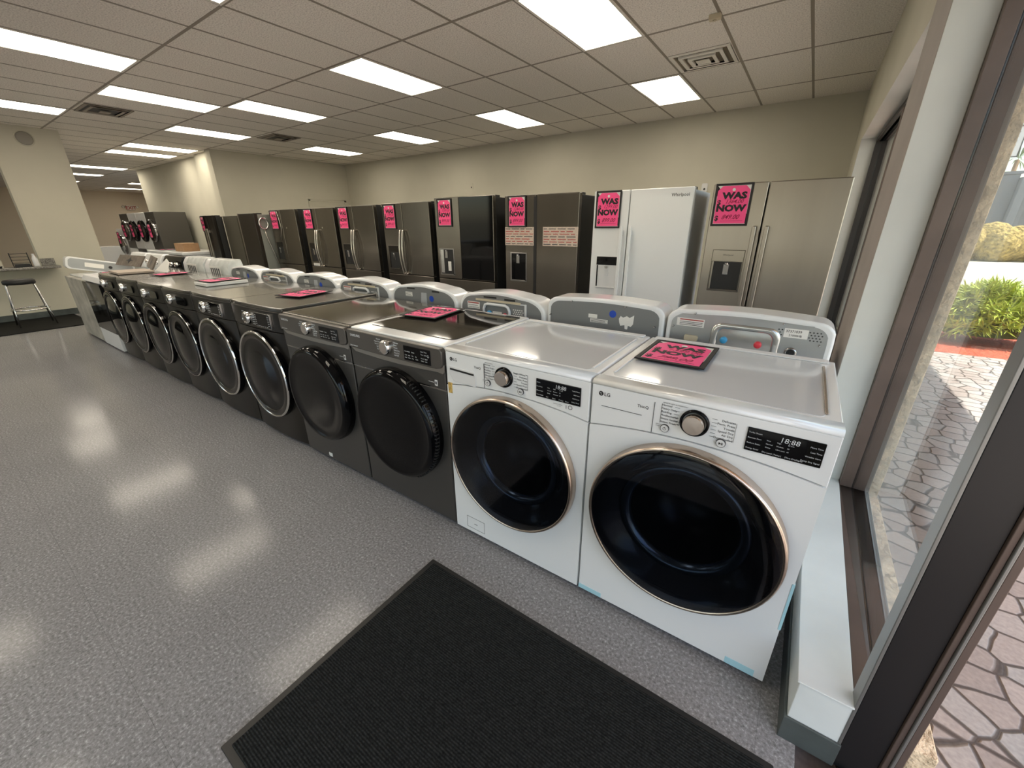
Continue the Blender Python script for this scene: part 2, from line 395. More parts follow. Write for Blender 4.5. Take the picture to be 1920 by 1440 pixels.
# low curb below window 1 with rubber base; its end faces the doorway
def skew(x, y): return x+.010*(y+.12)
c = MB()
c.prism([(.06, -.12), (skew(.183, -.12), -.12), (skew(.183, 1.16), 1.16), (.06, 1.16)], 2, 0, .246, CURBW)
struct(c.build('wall_curb', bevel=.003))
c = MB(); c.prism([(.052, -.128), (.19, -.128), (.19, -.12), (.06, -.12), (.06, 1.16), (.052, 1.16)], 2, 0, .095, BASE)
struct(c.build('baseboard_right', bevel=.002))
c = MB(); c.prism([(.054, -.125), (skew(.183, -.12), -.125), (skew(.183, 1.16), 1.158), (.054, 1.158)], 2, .246, .252, CURBW)
struct(c.build('trim_3', bevel=.002))
def storefront(n, y0, y1, z0, z1, skw=0., left=True, right=True, BRONZE=BRONZE):
    """aluminium frame with a groove for the glass; frame 13 cm deep"""
    f = MB(); S_ = (lambda x, y: skew(x, y)) if skw else (lambda x, y: x+.012)
    a, b1, b2, c2 = .185, .232, .240, .298
    def member(ya, yb, za, zb):
        for xa, xb in ((a, b1), (b2, c2)):
            f.prism([(S_(xa, ya), ya), (S_(xb, ya), ya), (S_(xb, yb), yb), (S_(xa, yb), yb)], 2, za, zb, BRONZE)
        in_y = .006 if yb-ya < .1 else 0
        f.prism([(S_(b1, ya), ya+in_y), (S_(b2, ya), ya+in_y), (S_(b2, yb), yb-in_y), (S_(b1, yb), yb-in_y)], 2, za+(.006 if zb-za < .1 else 0), zb-(.006 if zb-za < .1 else 0), BRONZE_D)
    member(y0, y1, z0, z0+.045); member(y0, y1, z1-.045, z1)
    if left: member(y1-.045, y1, z0+.045, z1-.045)
    if right: member(y0, y0+.045, z0+.045, z1-.045)
    o = struct(f.build('window_%d' % n, bevel=.0015))
    p = MB(); p.prism([(S_(.233, y0), y0+.04), (S_(.239, y0), y0+.04), (S_(.239, y1), y1-.04), (S_(.233, y1), y1-.04)], 2, z0+.04, z1-.04, GLASS)
    struct(p.build('pane', o))
    return o
storefront(1, -.07, 1.16, .2, ZH, 1, right=False)
storefront(2, 1.68, 5.16, .25, ZH, BRONZE=mat('window_bronze', (.035, .03, .027), .4, metal=.3))  # frame bronze darkened: its backlit shade is put into the colour
for k, (a, b) in enumerate(((-2.85, -1.45), (-4.25, -2.85), (-5.65, -4.25), (-7.0, -5.65))):
    storefront(3+k, a, b, .1, ZH)
# centre mullion of window 2
f = MB(); f.box(.2, .33, 3.39, 3.44, .29, ZH-.04, BRONZE); struct(f.build('trim_4', bevel=.002))
# door jamb beside the curb
j = MB()
j.box(.181, .189, -.122, -.07, 0, ZH, BRUSHED)
j.box(.189, .274, -.12, -.07, 0, ZH, BRONZE_D)
j.box(.274, .286, -.128, -.07, 0, ZH, BRONZE)
j.box(.286, .293, -.134, -.07, 0, ZH, BRUSHED)
j.box(.293, .308, -.131, -.07, 0, ZH, BRONZE)
jo = struct(j.build('door_2', bevel=.002))
struct(MB().cyl((.180, -.097, 1.30), 0, .011, -.003, CHROMED, 20).cyl((.177, -.097, 1.30), 0, .006, -.001, BRONZE_D, 12).build('jamb_bumper', jo))
j = MB(); j.box(.181, .308, -1.17, -1.12, 0, ZH, BRONZE_D); j.box(.06, .308, -1.17, -.12, ZH-.05, ZH, BRONZE); struct(j.build('door_3', bevel=.002))
struct(B1('trim_5', .195, .34, -1.12, -.13, -.09, .006, BRONZE))
# outside skin of the wall
x = MB(); x.box(.306, .356, 1.16, 1.68, -.12, 3.4, STUCCO); x.box(.36, .40, 5.16, 7.2, -.12, 3.4, STUCCO); x.box(.36, .40, -7.2, 7.2, 2.33, 3.4, STUCCO)
x.box(.312, .362, -.115, 1.16, -.12, .205, STUCCO); x.box(.335, .385, 1.68, 5.16, -.12, .22, STUCCO); x.box(.36, .40, -1.45, -1.17, -.12, 3.4, STUCCO)
struct(x.build('wall_outside', bevel=.004))
# front wall behind the photographer with its own shop windows
w = MB(); w.box(-11.1, XR, -7.2, -7, ZH, H+.01, WALL); w.box(-11.1, -5.6, -7.19, -7.01, .3, ZH, WALL); w.box(-11.1, XR, -7.2, -7, 0, .3, WALL)
for xx in (-11.1, -8.35, -5.6, -2.85, -.1): w.box(xx, xx+.16, -7.2, -7, .3, ZH, BRONZE)
struct(w.build('wall_front'))

# ceiling lights and registers
def light(i, j, lab):
    x1 = X0-.61*i; y1 = Y0+1.22*(j+1)
    t = thing('ceiling_light', lab, 'ceiling light', (x1-.305, y1-.61, H), 0, 'fluorescent troffers in the tile ceiling')
    fr = MB()
    for a in ((-.297, -.275, -.6, .6), (.275, .297, -.6, .6), (-.275, .275, -.6, -.578), (-.275, .275, .578, .6)): fr.box(a[0], a[1], a[2], a[3], -.008, .01, FIXT)
    fr.build('frame', t, bevel=.001)
    MB().box(-.276, .276, -.58, .58, -.002, .006, LIGHT).build('diffuser', t)
    return t
LP = [((0,-1), 'largest glowing ceiling light, cut by the top edge above the white dryers'),
 ((0,1), 'short glowing ceiling light beside the square air vent near the back wall'),
 ((4,-1), 'bright ceiling light in the middle, above the white-lidded washers'),
 ((4,1), 'small ceiling light above the black-glass refrigerator near the back wall'),
 ((3,-3), 'sliver of a ceiling light at the top edge left of centre'),
 ((7,-3), 'long ceiling light cut by the upper left edge of the picture'),
 ((9,-2), 'long ceiling light right of the left slotted air vent'),
 ((8,-1), 'ceiling light left of centre, nearer of the two in its column'),
 ((8,1), 'narrow ceiling light right of centre, above the dented steel refrigerators'),
 ((12,-3), 'ceiling light cut by the left edge above the round wall speaker'),
 ((12,-1), 'ceiling light left of the small slotted vent, third column back'),
 ((12,1), 'small ceiling light nearest the far left corner of the back wall'),
 ((16,-1), 'ceiling light at the passage mouth, upper of the close pair'),
 ((18,-1), 'ceiling light at the passage mouth, lower of the close pair'),
 ((24,-1), 'ceiling light inside the passage, nearest the white column'),
 ((28,-1), 'second ceiling light inside the passage, half behind the white column'),
 ((33,-1), 'farthest ceiling light by the white column in the passage'),
 ((37,1), 'thin ceiling light above the exit sign'),
 ((32,1), 'tiny ceiling light at the passage wall corner'),
 ((0,-4), 'ceiling light above the entrance mat'), ((4,-5), 'ceiling light over the open floor by the entrance'),  # out-of-view troffers added for illumination
 ((20,-3), 'ceiling light behind the white column, hidden part of the passage'), ((24,-4), 'ceiling light behind the white column, deeper in the passage'), ((17,-3), 'ceiling light above the passage side of the white column'),  # column-hidden troffers added to brighten the passage
 ((8,-5), 'ceiling light over the middle of the open floor'), ((12,-6), 'ceiling light over the front left floor')]  # unseen fill troffers added to light the open floor
for (i, j), lab in LP: light(i, j, lab)
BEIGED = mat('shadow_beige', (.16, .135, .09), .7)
def register(x0, x1, y0, y1, lab, ncone):
    cx, cy = (x0+x1)/2, (y0+y1)/2; t = thing('air_vent', lab, 'air vent', (cx, cy, H), 0, 'air vents in the ceiling')
    hx, hy = (x1-x0)/2, (y1-y0)/2
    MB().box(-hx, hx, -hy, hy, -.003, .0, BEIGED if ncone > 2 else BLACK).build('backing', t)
    for k in range(ncone):
        s = 1-k*.27; f = MB(); a, b = hx*s, hy*s; wd = .035
        for q in ((-a, a, -b, -b+wd), (-a, a, b-wd, b), (-a, -a+wd, -b+wd, b-wd), (a-wd, a, -b+wd, b-wd)):
            f.box(q[0], q[1], q[2], q[3], -.012-.006*k, 0, FIXT if ncone > 2 else GRID)
        f.build('louver', t, bevel=.003)
    MB().box(-hx*.22, hx*.22, -hy*.22, hy*.22, -.03, -.024, FIXT if ncone > 2 else GRID).build('centre_plate', t)
register(-1.725, -1.16, 3.8, 4.36, 'square beige air vent between two ceiling lights', 3)
register(-9.1, -8.5, .78, 1.3, 'dark slotted air vent at the upper left', 2)
register(-9.1, -8.5, 3.24, 3.76, 'small dark air vent above the left wall corner', 2)
dt = thing('ceiling_detector', 'small beige detector box stuck to the ceiling tile above the square vent', 'detector', (-1.17, 3.12, H))
MB().prism(rrect(-.045, .045, -.03, .03, .012), 2, -.035, 0, BEIGE).build('housing', dt, bevel=.004)
MB().cyl((0, 0, -.042), 2, .014, .01, BEIGE, 14).build('sensor', dt)

# ------------------------------------------------------------------ price signs
def sign(lab, was, now, loc, wid=.28, hei=.335, flat=False, ry=0., rz=0., group='pink WAS and NOW price signs', txt=True):
    t = thing('price_sign', lab, 'price sign', loc, rz, group)
    if flat: t.rotation_euler = (-PI/2, 0, rz)
    elif ry: t.rotation_euler = (0, ry, rz)
    a, b = wid/2, hei/2; bd = .020
    f = MB(); f.prism([(-a, -b), (a, -b), (a, b), (-a, b)], 1, -.002, 0, INK)
    for q in ((-a, a, -b, -b+bd*.8), (-a, a, b-bd*.8, b), (-a, -a+bd*.8, -b+bd*.8, b-bd*.8), (a-bd*.8, a, -b+bd*.8, b-bd*.8)): f.box(q[0], q[1], -.005, -.002, q[2], q[3], INK)
    f.build('frame', t, bevel=.001)
    p, q = a-bd, b-bd; cl = .035
    MB().prism([(-p-.003, -q-.003), (p+.003, -q-.003), (p+.003, q+.003), (-p-.003, q+.003)], 1, -.0026, -.002, PAPER).build('backing_card', t)
    pp = MB(); pp.prism([(-p, -q), (p, -q), (p, q-cl), (p-cl, q), (-p+cl, q), (-p, q-cl)], 1, -.0034, -.0026, PINK)
    pp.build('pink_tag', t)
    MB().lathe([(0, -.0042), (.012, -.0042), (.012, -.0034)], (0, 0, q-.03), 1, PAPER, 18, smooth=False).build('eyelet', t)
    m = MB(); F = FRONT(-.0045); k = hei/.335
    text(m, 'WAS', .010, .050*k, .068*k, INK, F, 'c', .055, 0, 1.22*wid/.28)
    text(m, 'NOW', .0, -.048*k, .068*k, INK, F, 'c', .055, 0, 1.22*wid/.28)
    text(m, '$', -p+.008, .002*k, .055*k, INK, F, 'l', .03)
    text(m, '$', -p+.006, -.122*k, .055*k, INK, F, 'l', .03)
    m.build('lettering', t)
    m = MB()
    if txt:
        text(m, was, -.045*wid/.28, .012*k, .045*k, PEN, F, 'l', .004, .35, .95)
        text(m, now, -.06*wid/.28, -.112*k, .052*k, PEN, F, 'l', .008, .45, .95)
        m.box(-.06, p-.01, -.0042, -.0036, -.005*k, -.003*k, PEN); m.box(-.07, p-.02, -.0042, -.0036, -.127*k, -.125*k, PEN)
        m.build('handwritten_price', t)
    return t

# ------------------------------------------------------------------ white front loaders (row, right end)
B = [0, -.693, -1.383, -2.08, -2.785, -3.5, -4.24, -4.91, -5.6, -6.3, -7.0, -7.83, -8.85]
def feet(t, w, d, m=BLACK):
    for sx in (-1, 1):
        for y in (.06, d-.05): MB().cyl((sx*(w-.05), y, 0), 2, .02, .035, m, 14).build('foot', t)
def porthole(t, cx, cz, R, yb, ring, kind):
    """round door: ring, smoked glass over a deep dark bowl, grip"""
    d = thing_part('door', t)
    prof = [(R+.006, yb+.012), (R+.006, -.03), (R+.002, -.040), (R-.003, -.042), (R-.007, -.038), (R-.010, -.036)]
    MB().lathe(prof, (cx, 0, cz), 1, ring, 72).build('door_ring', d)
    gl = [(R-.007, -.038)]+[((R-.007)*math.cos(a), -.038-.012*math.sin(a)) for a in [PI/2*k/6 for k in range(1, 7)]]
    MB().lathe(gl, (cx, 0, cz), 1, DGREY if kind == 'lg' else GLOSS, 72).build('door_glass', d)
    if kind == 'lg':
        MB().lathe([(R-.010, -.036), (R-.04, -.022), (R*.76, .015), (R*.70, .028)], (cx, 0, cz), 1, mat('door_funnel', (.03, .03, .033), .22, spec=.8, coat=.6), 72).build('door_funnel', d)
        MB().lathe([(R*.70, .028), (R*.685, .022), (R*.61, .026), (R*.585, .05)], (cx, 0, cz), 1, DRUM, 72).build('drum_rim', d)
        MB().lathe([(R*.585, .05), (R*.5, .16), (R*.3, .22), (0, .235)], (cx, 0, cz), 1, BOWL, 48).build('bowl', d)
    return d
def thing_part(name, parent):
    o = bpy.data.objects.new(name, None); COL.objects.link(o); o.parent = parent; return o

def lg(xc, lab, dryer):
    t = thing('washing_machine' if not dryer else 'clothes_dryer', lab, 'dryer' if dryer else 'washing machine', (xc, 0, 0))
    W, D = .3425, .665
    b = MB()
    for q in ((-W, -W+.01, .036, D, .03, .955), (W-.01, W, .036, D, .03, .955), (-W+.01, W-.01, D-.01, D, .03, .955), (-W+.01, W-.01, .036, D-.01, .03, .04), (-W+.01, W-.01, .036, D-.01, .93, .955)): b.box(*q, WHITE)
    b.build('cabinet', t, bevel=.003)
    # front panel with a hole-free face; its top edge arches over the door
    R, cz = .306, .518
    p = MB(); n = 24; top = [(-W+2*W*k/n, .812+.03*(1-((k/n)*2-1)**2)) for k in range(n+1)]
    out = [(-W+.001, .032), (W-.001, .032)]+top[::-1]
    def edge(a):   # where a ray from the door centre leaves the panel outline
        dx, dz = math.cos(a), math.sin(a); best = 9
        for k in range(len(out)):
            (xa, za), (xb, zb) = out[k], out[(k+1) % len(out)]; den = dx*(zb-za)-dz*(xb-xa)
            if abs(den) < 1e-9: continue
            tt = (xa*(zb-za)-(za-cz)*(xb-xa))/den; uu = (xa*dz-(za-cz)*dx)/den
            if tt > 0 and -1e-6 <= uu <= 1+1e-6: best = min(best, tt)
        return best
    angs = sorted([2*PI*k/96 for k in range(96)]+[math.atan2(z-cz, x) % (2*PI) for x, z in out]); angs = [a for i_, a in enumerate(angs) if i_ == 0 or a-angs[i_-1] > 1e-5]; na = len(angs)
    vs = []
    for y_, rr in ((0, 0), (0, 1), (.036, 1), (.036, 0)):
        for a in angs:
            d_ = (R-.012) if rr == 0 else edge(a); vs.append((d_*math.cos(a), y_, cz+d_*math.sin(a)))
    p.add(vs, [(L_*na+k, L_*na+(k+1) % na, ((L_+1) % 4)*na+(k+1) % na, ((L_+1) % 4)*na+k) for L_ in range(4) for k in range(na)], WHITE)
    p.build('front_panel', t)
    # control panel: vertical face rolling back into the top
    c = MB(); top2 = [(x, z+.003) for x, z in top]
    c.prism(top2+[(W, .967), (-W, .967)], 1, .002, .04, WHITE); c.build('control_panel', t, bevel=.003)
    c = MB(); c.prism([(.001, .9685), (.001, .974), (.003, .980), (.007, .9835), (.013, .985), (.06, .985), (.06, .9685)], 0, -W, W, WHITE, True); c.build('panel_lip', t)
    # top
    p = MB(); p.box(-W, W, .05, D, .955, .983, WHITE); p.build('top_frame', t, bevel=.006)
    p = MB(); p.prism(rrect(-W+.04, W-.04, .075, D-.05, .02), 2, .980, .9845, GREYW); p.build('top_panel', t, bevel=.002)
    for s in (-1, 1): MB().box(s*(W-.037)-.004, s*(W-.037)+.004, .10, D-.09, .983, .988, COPPER if (dryer and s > 0) else WHITEB).build('top_trim', t, bevel=.002)
    p = MB(); p.box(-W+.02, W-.02, D-.045, D-.005, .983, .990, WHITEB); p.build('rear_ledge', t, bevel=.004)
    porthole(t, 0, cz, R, 0, COPPER, 'lg')
    # seams left of the knob
    s = MB(); s.box(-.129, -.1275, .0005, .003, .842, .95, GREYINK); s.build('panel_seam', t)
    if dryer: MB().box(-.305, -.165, .0006, .003, .893, .8945, GREYINK).build('drawer_line', t)
    else:
        dr = MB(); dr.prism([(-.32, .905), (-.325, .872), (-.30, .838), (-.175, .833), (-.172, .878), (-.18, .9)], 1, -.002, .004, WHITEB); d_ = dr.build('detergent_drawer', t, bevel=.003)
        MB().prism([(-.315, .897), (-.182, .893), (-.182, .885), (-.316, .889)], 1, -.0035, -.001, BLACK).build('drawer_grip', d_)
    # knob
    kx = -.0 if dryer else -.03; kx = -.005 if dryer else -.025; kz = .912
    k = MB(); k.lathe([(.042, .003), (.042, -.008), (.036, -.010), (.034, -.006)], (kx, 0, kz), 1, GLOSS, 40); ko = k.build('knob_ring', t)
    k = MB(); k.lathe([(.0305, -.004), (.0305, -.025), (.029, -.0275)], (kx, 0, kz), 1, COPPER, 48); k.lathe([(.0286, -.0277), (0, -.0280)], (kx, 0, kz), 1, KNOBF, 48, smooth=False); k.build('knob', t)
    for nm, bx, bz in (('power_button', kx-.083, .870), ('start_button', kx+.08, .868)):
        q = MB(); q.lathe([(.0135, .002), (.0135, -.004), (.0115, -.004)], (bx, 0, bz), 1, GREYINK, 24, smooth=False); q.lathe([(.0118, -.0042), (0, -.0045)], (bx, 0, bz), 1, WHITEB, 24, smooth=False)
        o = q.build(nm, t); m = MB()
        if nm == 'power_button':
            m.lathe([(.0052, -.005), (.0042, -.005)], (bx, 0, bz), 1, INK, 20, smooth=False); m.box(bx-.0005, bx+.0005, -.0056, -.0048, bz, bz+.006, INK)
        else:
            m.prism([(bx-.005, bz-.004), (bx+.001, bz), (bx-.005, bz+.004)], 1, -.0056, -.0048, INK); m.box(bx+.002, bx+.003, -.0056, -.0048, bz-.004, bz+.004, INK); m.box(bx+.0045, bx+.0055, -.0056, -.0048, bz-.004, bz+.004, INK)
        m.build('symbol', o)
    # display
    dx0, dx1 = (.135, .315) if dryer else (.125, .31)
    dp = MB(); dp.box(dx0, dx1, -.002, .004, .868, .940, GLOSS); do = dp.build('display', t, bevel=.0015)
    m = MB(); F = FRONT(-.0026); w_ = dx1-dx0
    text(m, '18:88', dx0+w_*.46, .917, .021, LCD, F, 'l', 0, .1)
    rows = ['Turbo Steam', 'Remote Start', 'Reduce Static', 'Energy Saver'] if dryer else ['Steam', 'Pre Wash', 'Rinse+Spin', 'Cold Wash']
    for r_, s in enumerate(rows): text(m, s, dx0+.004, .925-.0165*r_, .0062, LCD, F)
    for r_, s in enumerate(['More Time', 'Less Time', 'Wrinkle Care', 'Damp Dry Signal'] if dryer else ['TurboWash', 'Add Item', 'Child Lock', 'Delay Wash']): text(m, s, dx1-.004, .921-.0145*r_, .0062, LCD, F, 'r')
    for c_, s in enumerate(['Dry Level', '|Temp.|', '|Time Dry|', 'Signal'] if dryer else ['Soil', '|Spin|', '|Temp.|', 'Rinse']): text(m, s, dx0+.045+.027*c_, .8735, .0062, LCD, F)
    for c_, col_ in enumerate((['Very', 'Normal', 'Damp'], ['High', 'Medium', 'Ultra Low'], ['60 min', '50', '40'])):
        for r_, s in enumerate(col_): text(m, s, dx0+.05+.025*c_, .911-.0105*r_, .0052, LCD, F)
    m.build('display_text', do)
    # printing
    m = MB(); F = FRONT(-.0006) if False else FRONT(.0012)
    lx = -.318
    m.lathe([(.0, .0012), (.0085, .0012)], (lx+.009, 0, .938), 1, INK, 24, smooth=False)
    m.box(lx+.0085, lx+.0095, .0002, .0008, .935, .942, WHITEB); m.box(lx+.0085, lx+.0125, .0002, .0008, .934, .9348, WHITEB)
    m.lathe([(.0, .0006), (.0012, .0006)], (lx+.006, 0, .940), 1, WHITEB, 10, smooth=False)
    text(m, 'LG', lx+.021, .9315, .018, INK, F, 'l', .02)
    text(m, 'ThinQ', -.182, .920, .014, INK, F, 'l', .005)
    m.build('brand_logo', t); m = MB()
    left = ['Normal', 'Heavy Duty', 'Bedding', 'Antibacterial', 'Steam Sanitary\u2122', 'Steam Fresh\u2122'] if dryer else ['Normal', 'Heavy Duty', 'Bedding', 'Sanitary', 'Allergiene\u2122', 'Tub Clean']
    right = ['Delicates', 'Perm. Press', 'Towels', 'Speed Dry', 'Air Dry', 'Downloaded'] if dryer else ['Bright Whites\u2122', 'Delicates', 'Perm. Press', 'Towels', 'Speed Wash', 'Downloaded']
    for k_, s in enumerate(left):
        z = .9445-.0115*k_; text(m, s, kx-.100, z, .0098, GREYINK, F, 'l', .008); xe = kx-.047-.006*abs(k_-2.5)/2.5*-1
        m.box(kx-.062, kx-.047, .0004, .0012, z+.003, z+.0036, GREYINK)
    for k_, s in enumerate(right):
        z = .9355-.0115*k_; text(m, s, kx+.108, z, .0098, GREYINK, F, 'r', .008); m.box(kx+.046, kx+.060, .0004, .0012, z+.003, z+.0036, GREYINK)
    text(m, 'SENSOR DRY & STEAM DRY' if dryer else 'SENSOR WASH', kx-.098, .9545-.001, .006, GREYINK, F)
    m.box(kx-.101, kx-.1003, .0004, .0012, .885, .949, GREYINK); m.box(kx+.1103, kx+.111, .0004, .0012, .878, .94, GREYINK)
    text(m, 'REMOTE', kx-.112, .877, .0045, GREYINK, F); text(m, 'START', kx-.112, .871, .0045, GREYINK, F)
    if not dryer:
        text(m, 'DIRECT DRIVE', .20, .853, .006, GREYINK, F); text(m, 'MOTOR', .215, .847, .0045, GREYINK, F)
        text(m, '1', .252, .846, .02, INK, F, 'l', .005)
        m.lathe([(.0085, .001), (.0065, .001)], (.270, 0, .8535), 1, INK, 24, smooth=False)
    m.build('printed_label', t)
    if dryer:
        for nm, a in (('film_strip', (W-.006, W+.0015, -.0015, .012, .28, .47)), ('film_strip', (W-.12, W-.03, -.0012, .004, .033, .062)), ('film_strip', (-W, -W+.10, -.0012, .004, .033, .055))): MB().box(*a, TAPE).build(nm, t)
    else:
        MB().box(-.335, -.312, -.001, .002, .775, .825, mat('energy_label', (.55, .36, .10), .5, noise=(60, .5))).build('energy_sticker', t)
        q = MB()
        for a in ((-.27, -.16, .12, .121), (-.27, -.16, .055, .056), (-.27, -.269, .055, .121), (-.161, -.16, .055, .121)): q.box(a[0], a[1], -.001, .002, a[2], a[3], GREYINK)
        q.box(-.225, -.205, -.001, .002, .085, .087, GREYINK); q.build('filter_hatch', t)
    feet(t, W, D)
    return t
lg(-.345, 'white dryer with large round black door, nearest to the doorway curb', True)
lg(-1.038, 'white washer with copper-rimmed black door and small detergent drawer', False)

# ------------------------------------------------------------------ grey machines with band under the panel
def sams(xc, lab, dryer):
    t = thing('clothes_dryer' if dryer else 'washing_machine', lab, 'dryer' if dryer else 'washing machine', (xc, 0, 0))
    W, D = .343, .70
    MB().box(-W, W, .03, D, .03, .95, SIDEG if dryer else PLATD).build('cabinet', t, bevel=.006)
    p = MB(); p.box(-W, W, .002, .032, .035, .775, PLATD); p.build('front_panel', t, bevel=.006)
    p = MB(); p.box(-W, W, .0, .032, .779, .90, PLATD); p.build('upper_front_panel', t, bevel=.004)
    MB().box(-W, W, .003, .012, .774, .780, CHROMED).build('seam_strip', t)
    # lighter band that shows below the overlapping control panel
    n = 16
    band = [(-W, .885)]+[(-W+2*W*k/n, .862-.012*math.sin(PI*k/n)) for k in range(1, n)]+[(W-.01, .856), (W, .87), (W, .90), (-W, .90)]
    MB().prism(band, 1, -.003, .01, PLATL).build('grip_band', t, bevel=.002)
    cp = [(-W, .884), (-.10, .878), (W-.04, .878), (W-.012, .885), (W, .902), (W, .962), (W-.012, .976), (-W+.01, .978), (-W, .97)]
    MB().prism(cp, 1, -.014, .02, PLAT).build('control_panel', t, bevel=.005)
    tm = WHITE if dryer else STEELD
    MB().box(-W, W, .015, D, .955, .985, tm).build('top_frame', t, bevel=.007)
    p = MB()
    if dryer: p.prism(rrect(-W+.05, W-.03, .10, D-.03, .03), 2, .983, .988, GLOSSTOP)
    else: p.prism(rrect(-W+.01, W-.01, .03, D-.02, .02), 2, .983, .988, BLKTOP2)
    p.build('top_panel', t, bevel=.001)
    R, cz = .280, .525; d = thing_part('door', t)
    MB().lathe([(R+.02, .004), (R+.022, -.02), (R+.014, -.05), (R-.004, -.066), (R-.016, -.064)], (.0, 0, cz), 1, GLOSS, 72).build('door_ring', d)
    MB().lathe([(R-.016, -.064), (R-.03, -.060), (R-.09, -.062), (0, -.066)], (.0, 0, cz), 1, GLOSS, 72).build('door_glass', d)
    if dryer:
        q = MB()
        for k in range(34):
            a = math.radians(-62+124*k/33); cx_, cz_ = (R+.018)*math.cos(a), cz+(R+.018)*math.sin(a)
            q.add([(cx_-.004*math.cos(a)-.0025*math.sin(a)*s1, -.05+dy, cz_-.004*math.sin(a)+.0025*math.cos(a)*s1) for s1 in (-1, 1) for dy in (0, .02)]+
                  [(cx_+.004*math.cos(a)-.0025*math.sin(a)*s1, -.045+dy, cz_+.004*math.sin(a)+.0025*math.cos(a)*s1) for s1 in (-1, 1) for dy in (0, .018)],
                  [(0, 1, 3, 2), (4, 6, 7, 5), (0, 4, 5, 1), (2, 3, 7, 6), (0, 2, 6, 4), (1, 5, 7, 3)], BLACK)
        q.build('grip_teeth', d)
    k = MB(); kx = .06 if False else -.02
    k.lathe([(.036, -.012), (.036, -.03), (.032, -.040), (.027, -.041)], (kx, 0, .930), 1, CHROME, 36); k.lathe([(.0266, -.0412), (0, -.0415)], (kx, 0, .930), 1, KNOBF, 36, smooth=False); k.build('knob', t)
    dp = MB(); dp.box(.10, .275, -.0165, -.01, .888, .960, GLOSS); do = dp.build('display', t, bevel=.001)
    m = MB(); F = FRONT(-.0168)
    for r_, (z, cells) in enumerate(((.944, [(.215, 'Steam'), (.237, 'Temp')]), (.930, [(.107, 'Normal'), (.130, 'High'), (.155, 'Damp'), (.215, 'Time'), (.237, 'Level')]), (.912, [(.107, 'Small'), (.13, 'Anti'), (.155, 'Eco'), (.178, 'My'), (.215, 'Sensor'), (.24, 'Signal')]), (.900, [(.107, 'Load'), (.13, 'Static'), (.155, 'Dry'), (.178, 'Cycle'), (.215, 'Delay'), (.24, 'Lock')]))):
        for x_, s in cells: text(m, s, x_, z, .0075, LCD, F, 'l', .01)
    m.lathe([(.006, -.0168), (.0045, -.0168)], (.262, 0, .930), 1, LCD, 18, smooth=False)
    m.build('display_text', do)
    m = MB(); F = FRONT(-.0146)
    for k_, s in enumerate(['Normal', 'Heavy Duty', 'Perm Press', 'Bedding', 'Sanitize', 'Eco']): text(m, s, kx-.048, .957-.0125*k_, .0095, LCD, F, 'r', .03)
    for k_, s in enumerate(['Delicates', 'Wool', 'Towels', 'Quick Dry', 'Time Dry', 'Air Fluff'] if dryer else ['Delicates', 'Wool', 'Towels', 'Quick Wash', 'Rinse+Spin', 'Self Clean']): text(m, s, kx+.048, .957-.0125*k_, .0095, LCD, F, 'l', .03)
    text(m, 'SAMSUNG', -.31, .946, .0175, LCD, F, 'l', .02)
    m.build('brand_logo', t); m = MB()
    text(m, 'Steam Sanitize+', -.32, .893, .010, LCD, F, 'l', .02)
    m.build('printed_label', t)
    q = MB(); q.box(.275, .292, -.001, .004, .790, .818, WHITEB); q.box(.279, .288, -.0016, 0, .797, .811, GREYINK); q.box(.235, .268, -.0006, .004, .803, .805, WHITEB); q.build('motor_badge', t)
    if not dryer: q = MB(); q.box(-.09, -.055, -.0008, .004, .05, .075, PAPER); q.build('sticker', t)
    feet(t, W, D); return t
GLOSSTOP = mat('dark_glass_top', (.02, .017, .014), .05, coat=.3)
BLKTOP2 = mat('grey_glass_top', (.10, .085, .065), .08, metal=.4, coat=.4)
sams(-1.733, 'grey dryer with white-edged dark glass top, beside the white washer', True)
sams(-2.432, 'grey washer with black round door and plain dark top', False)

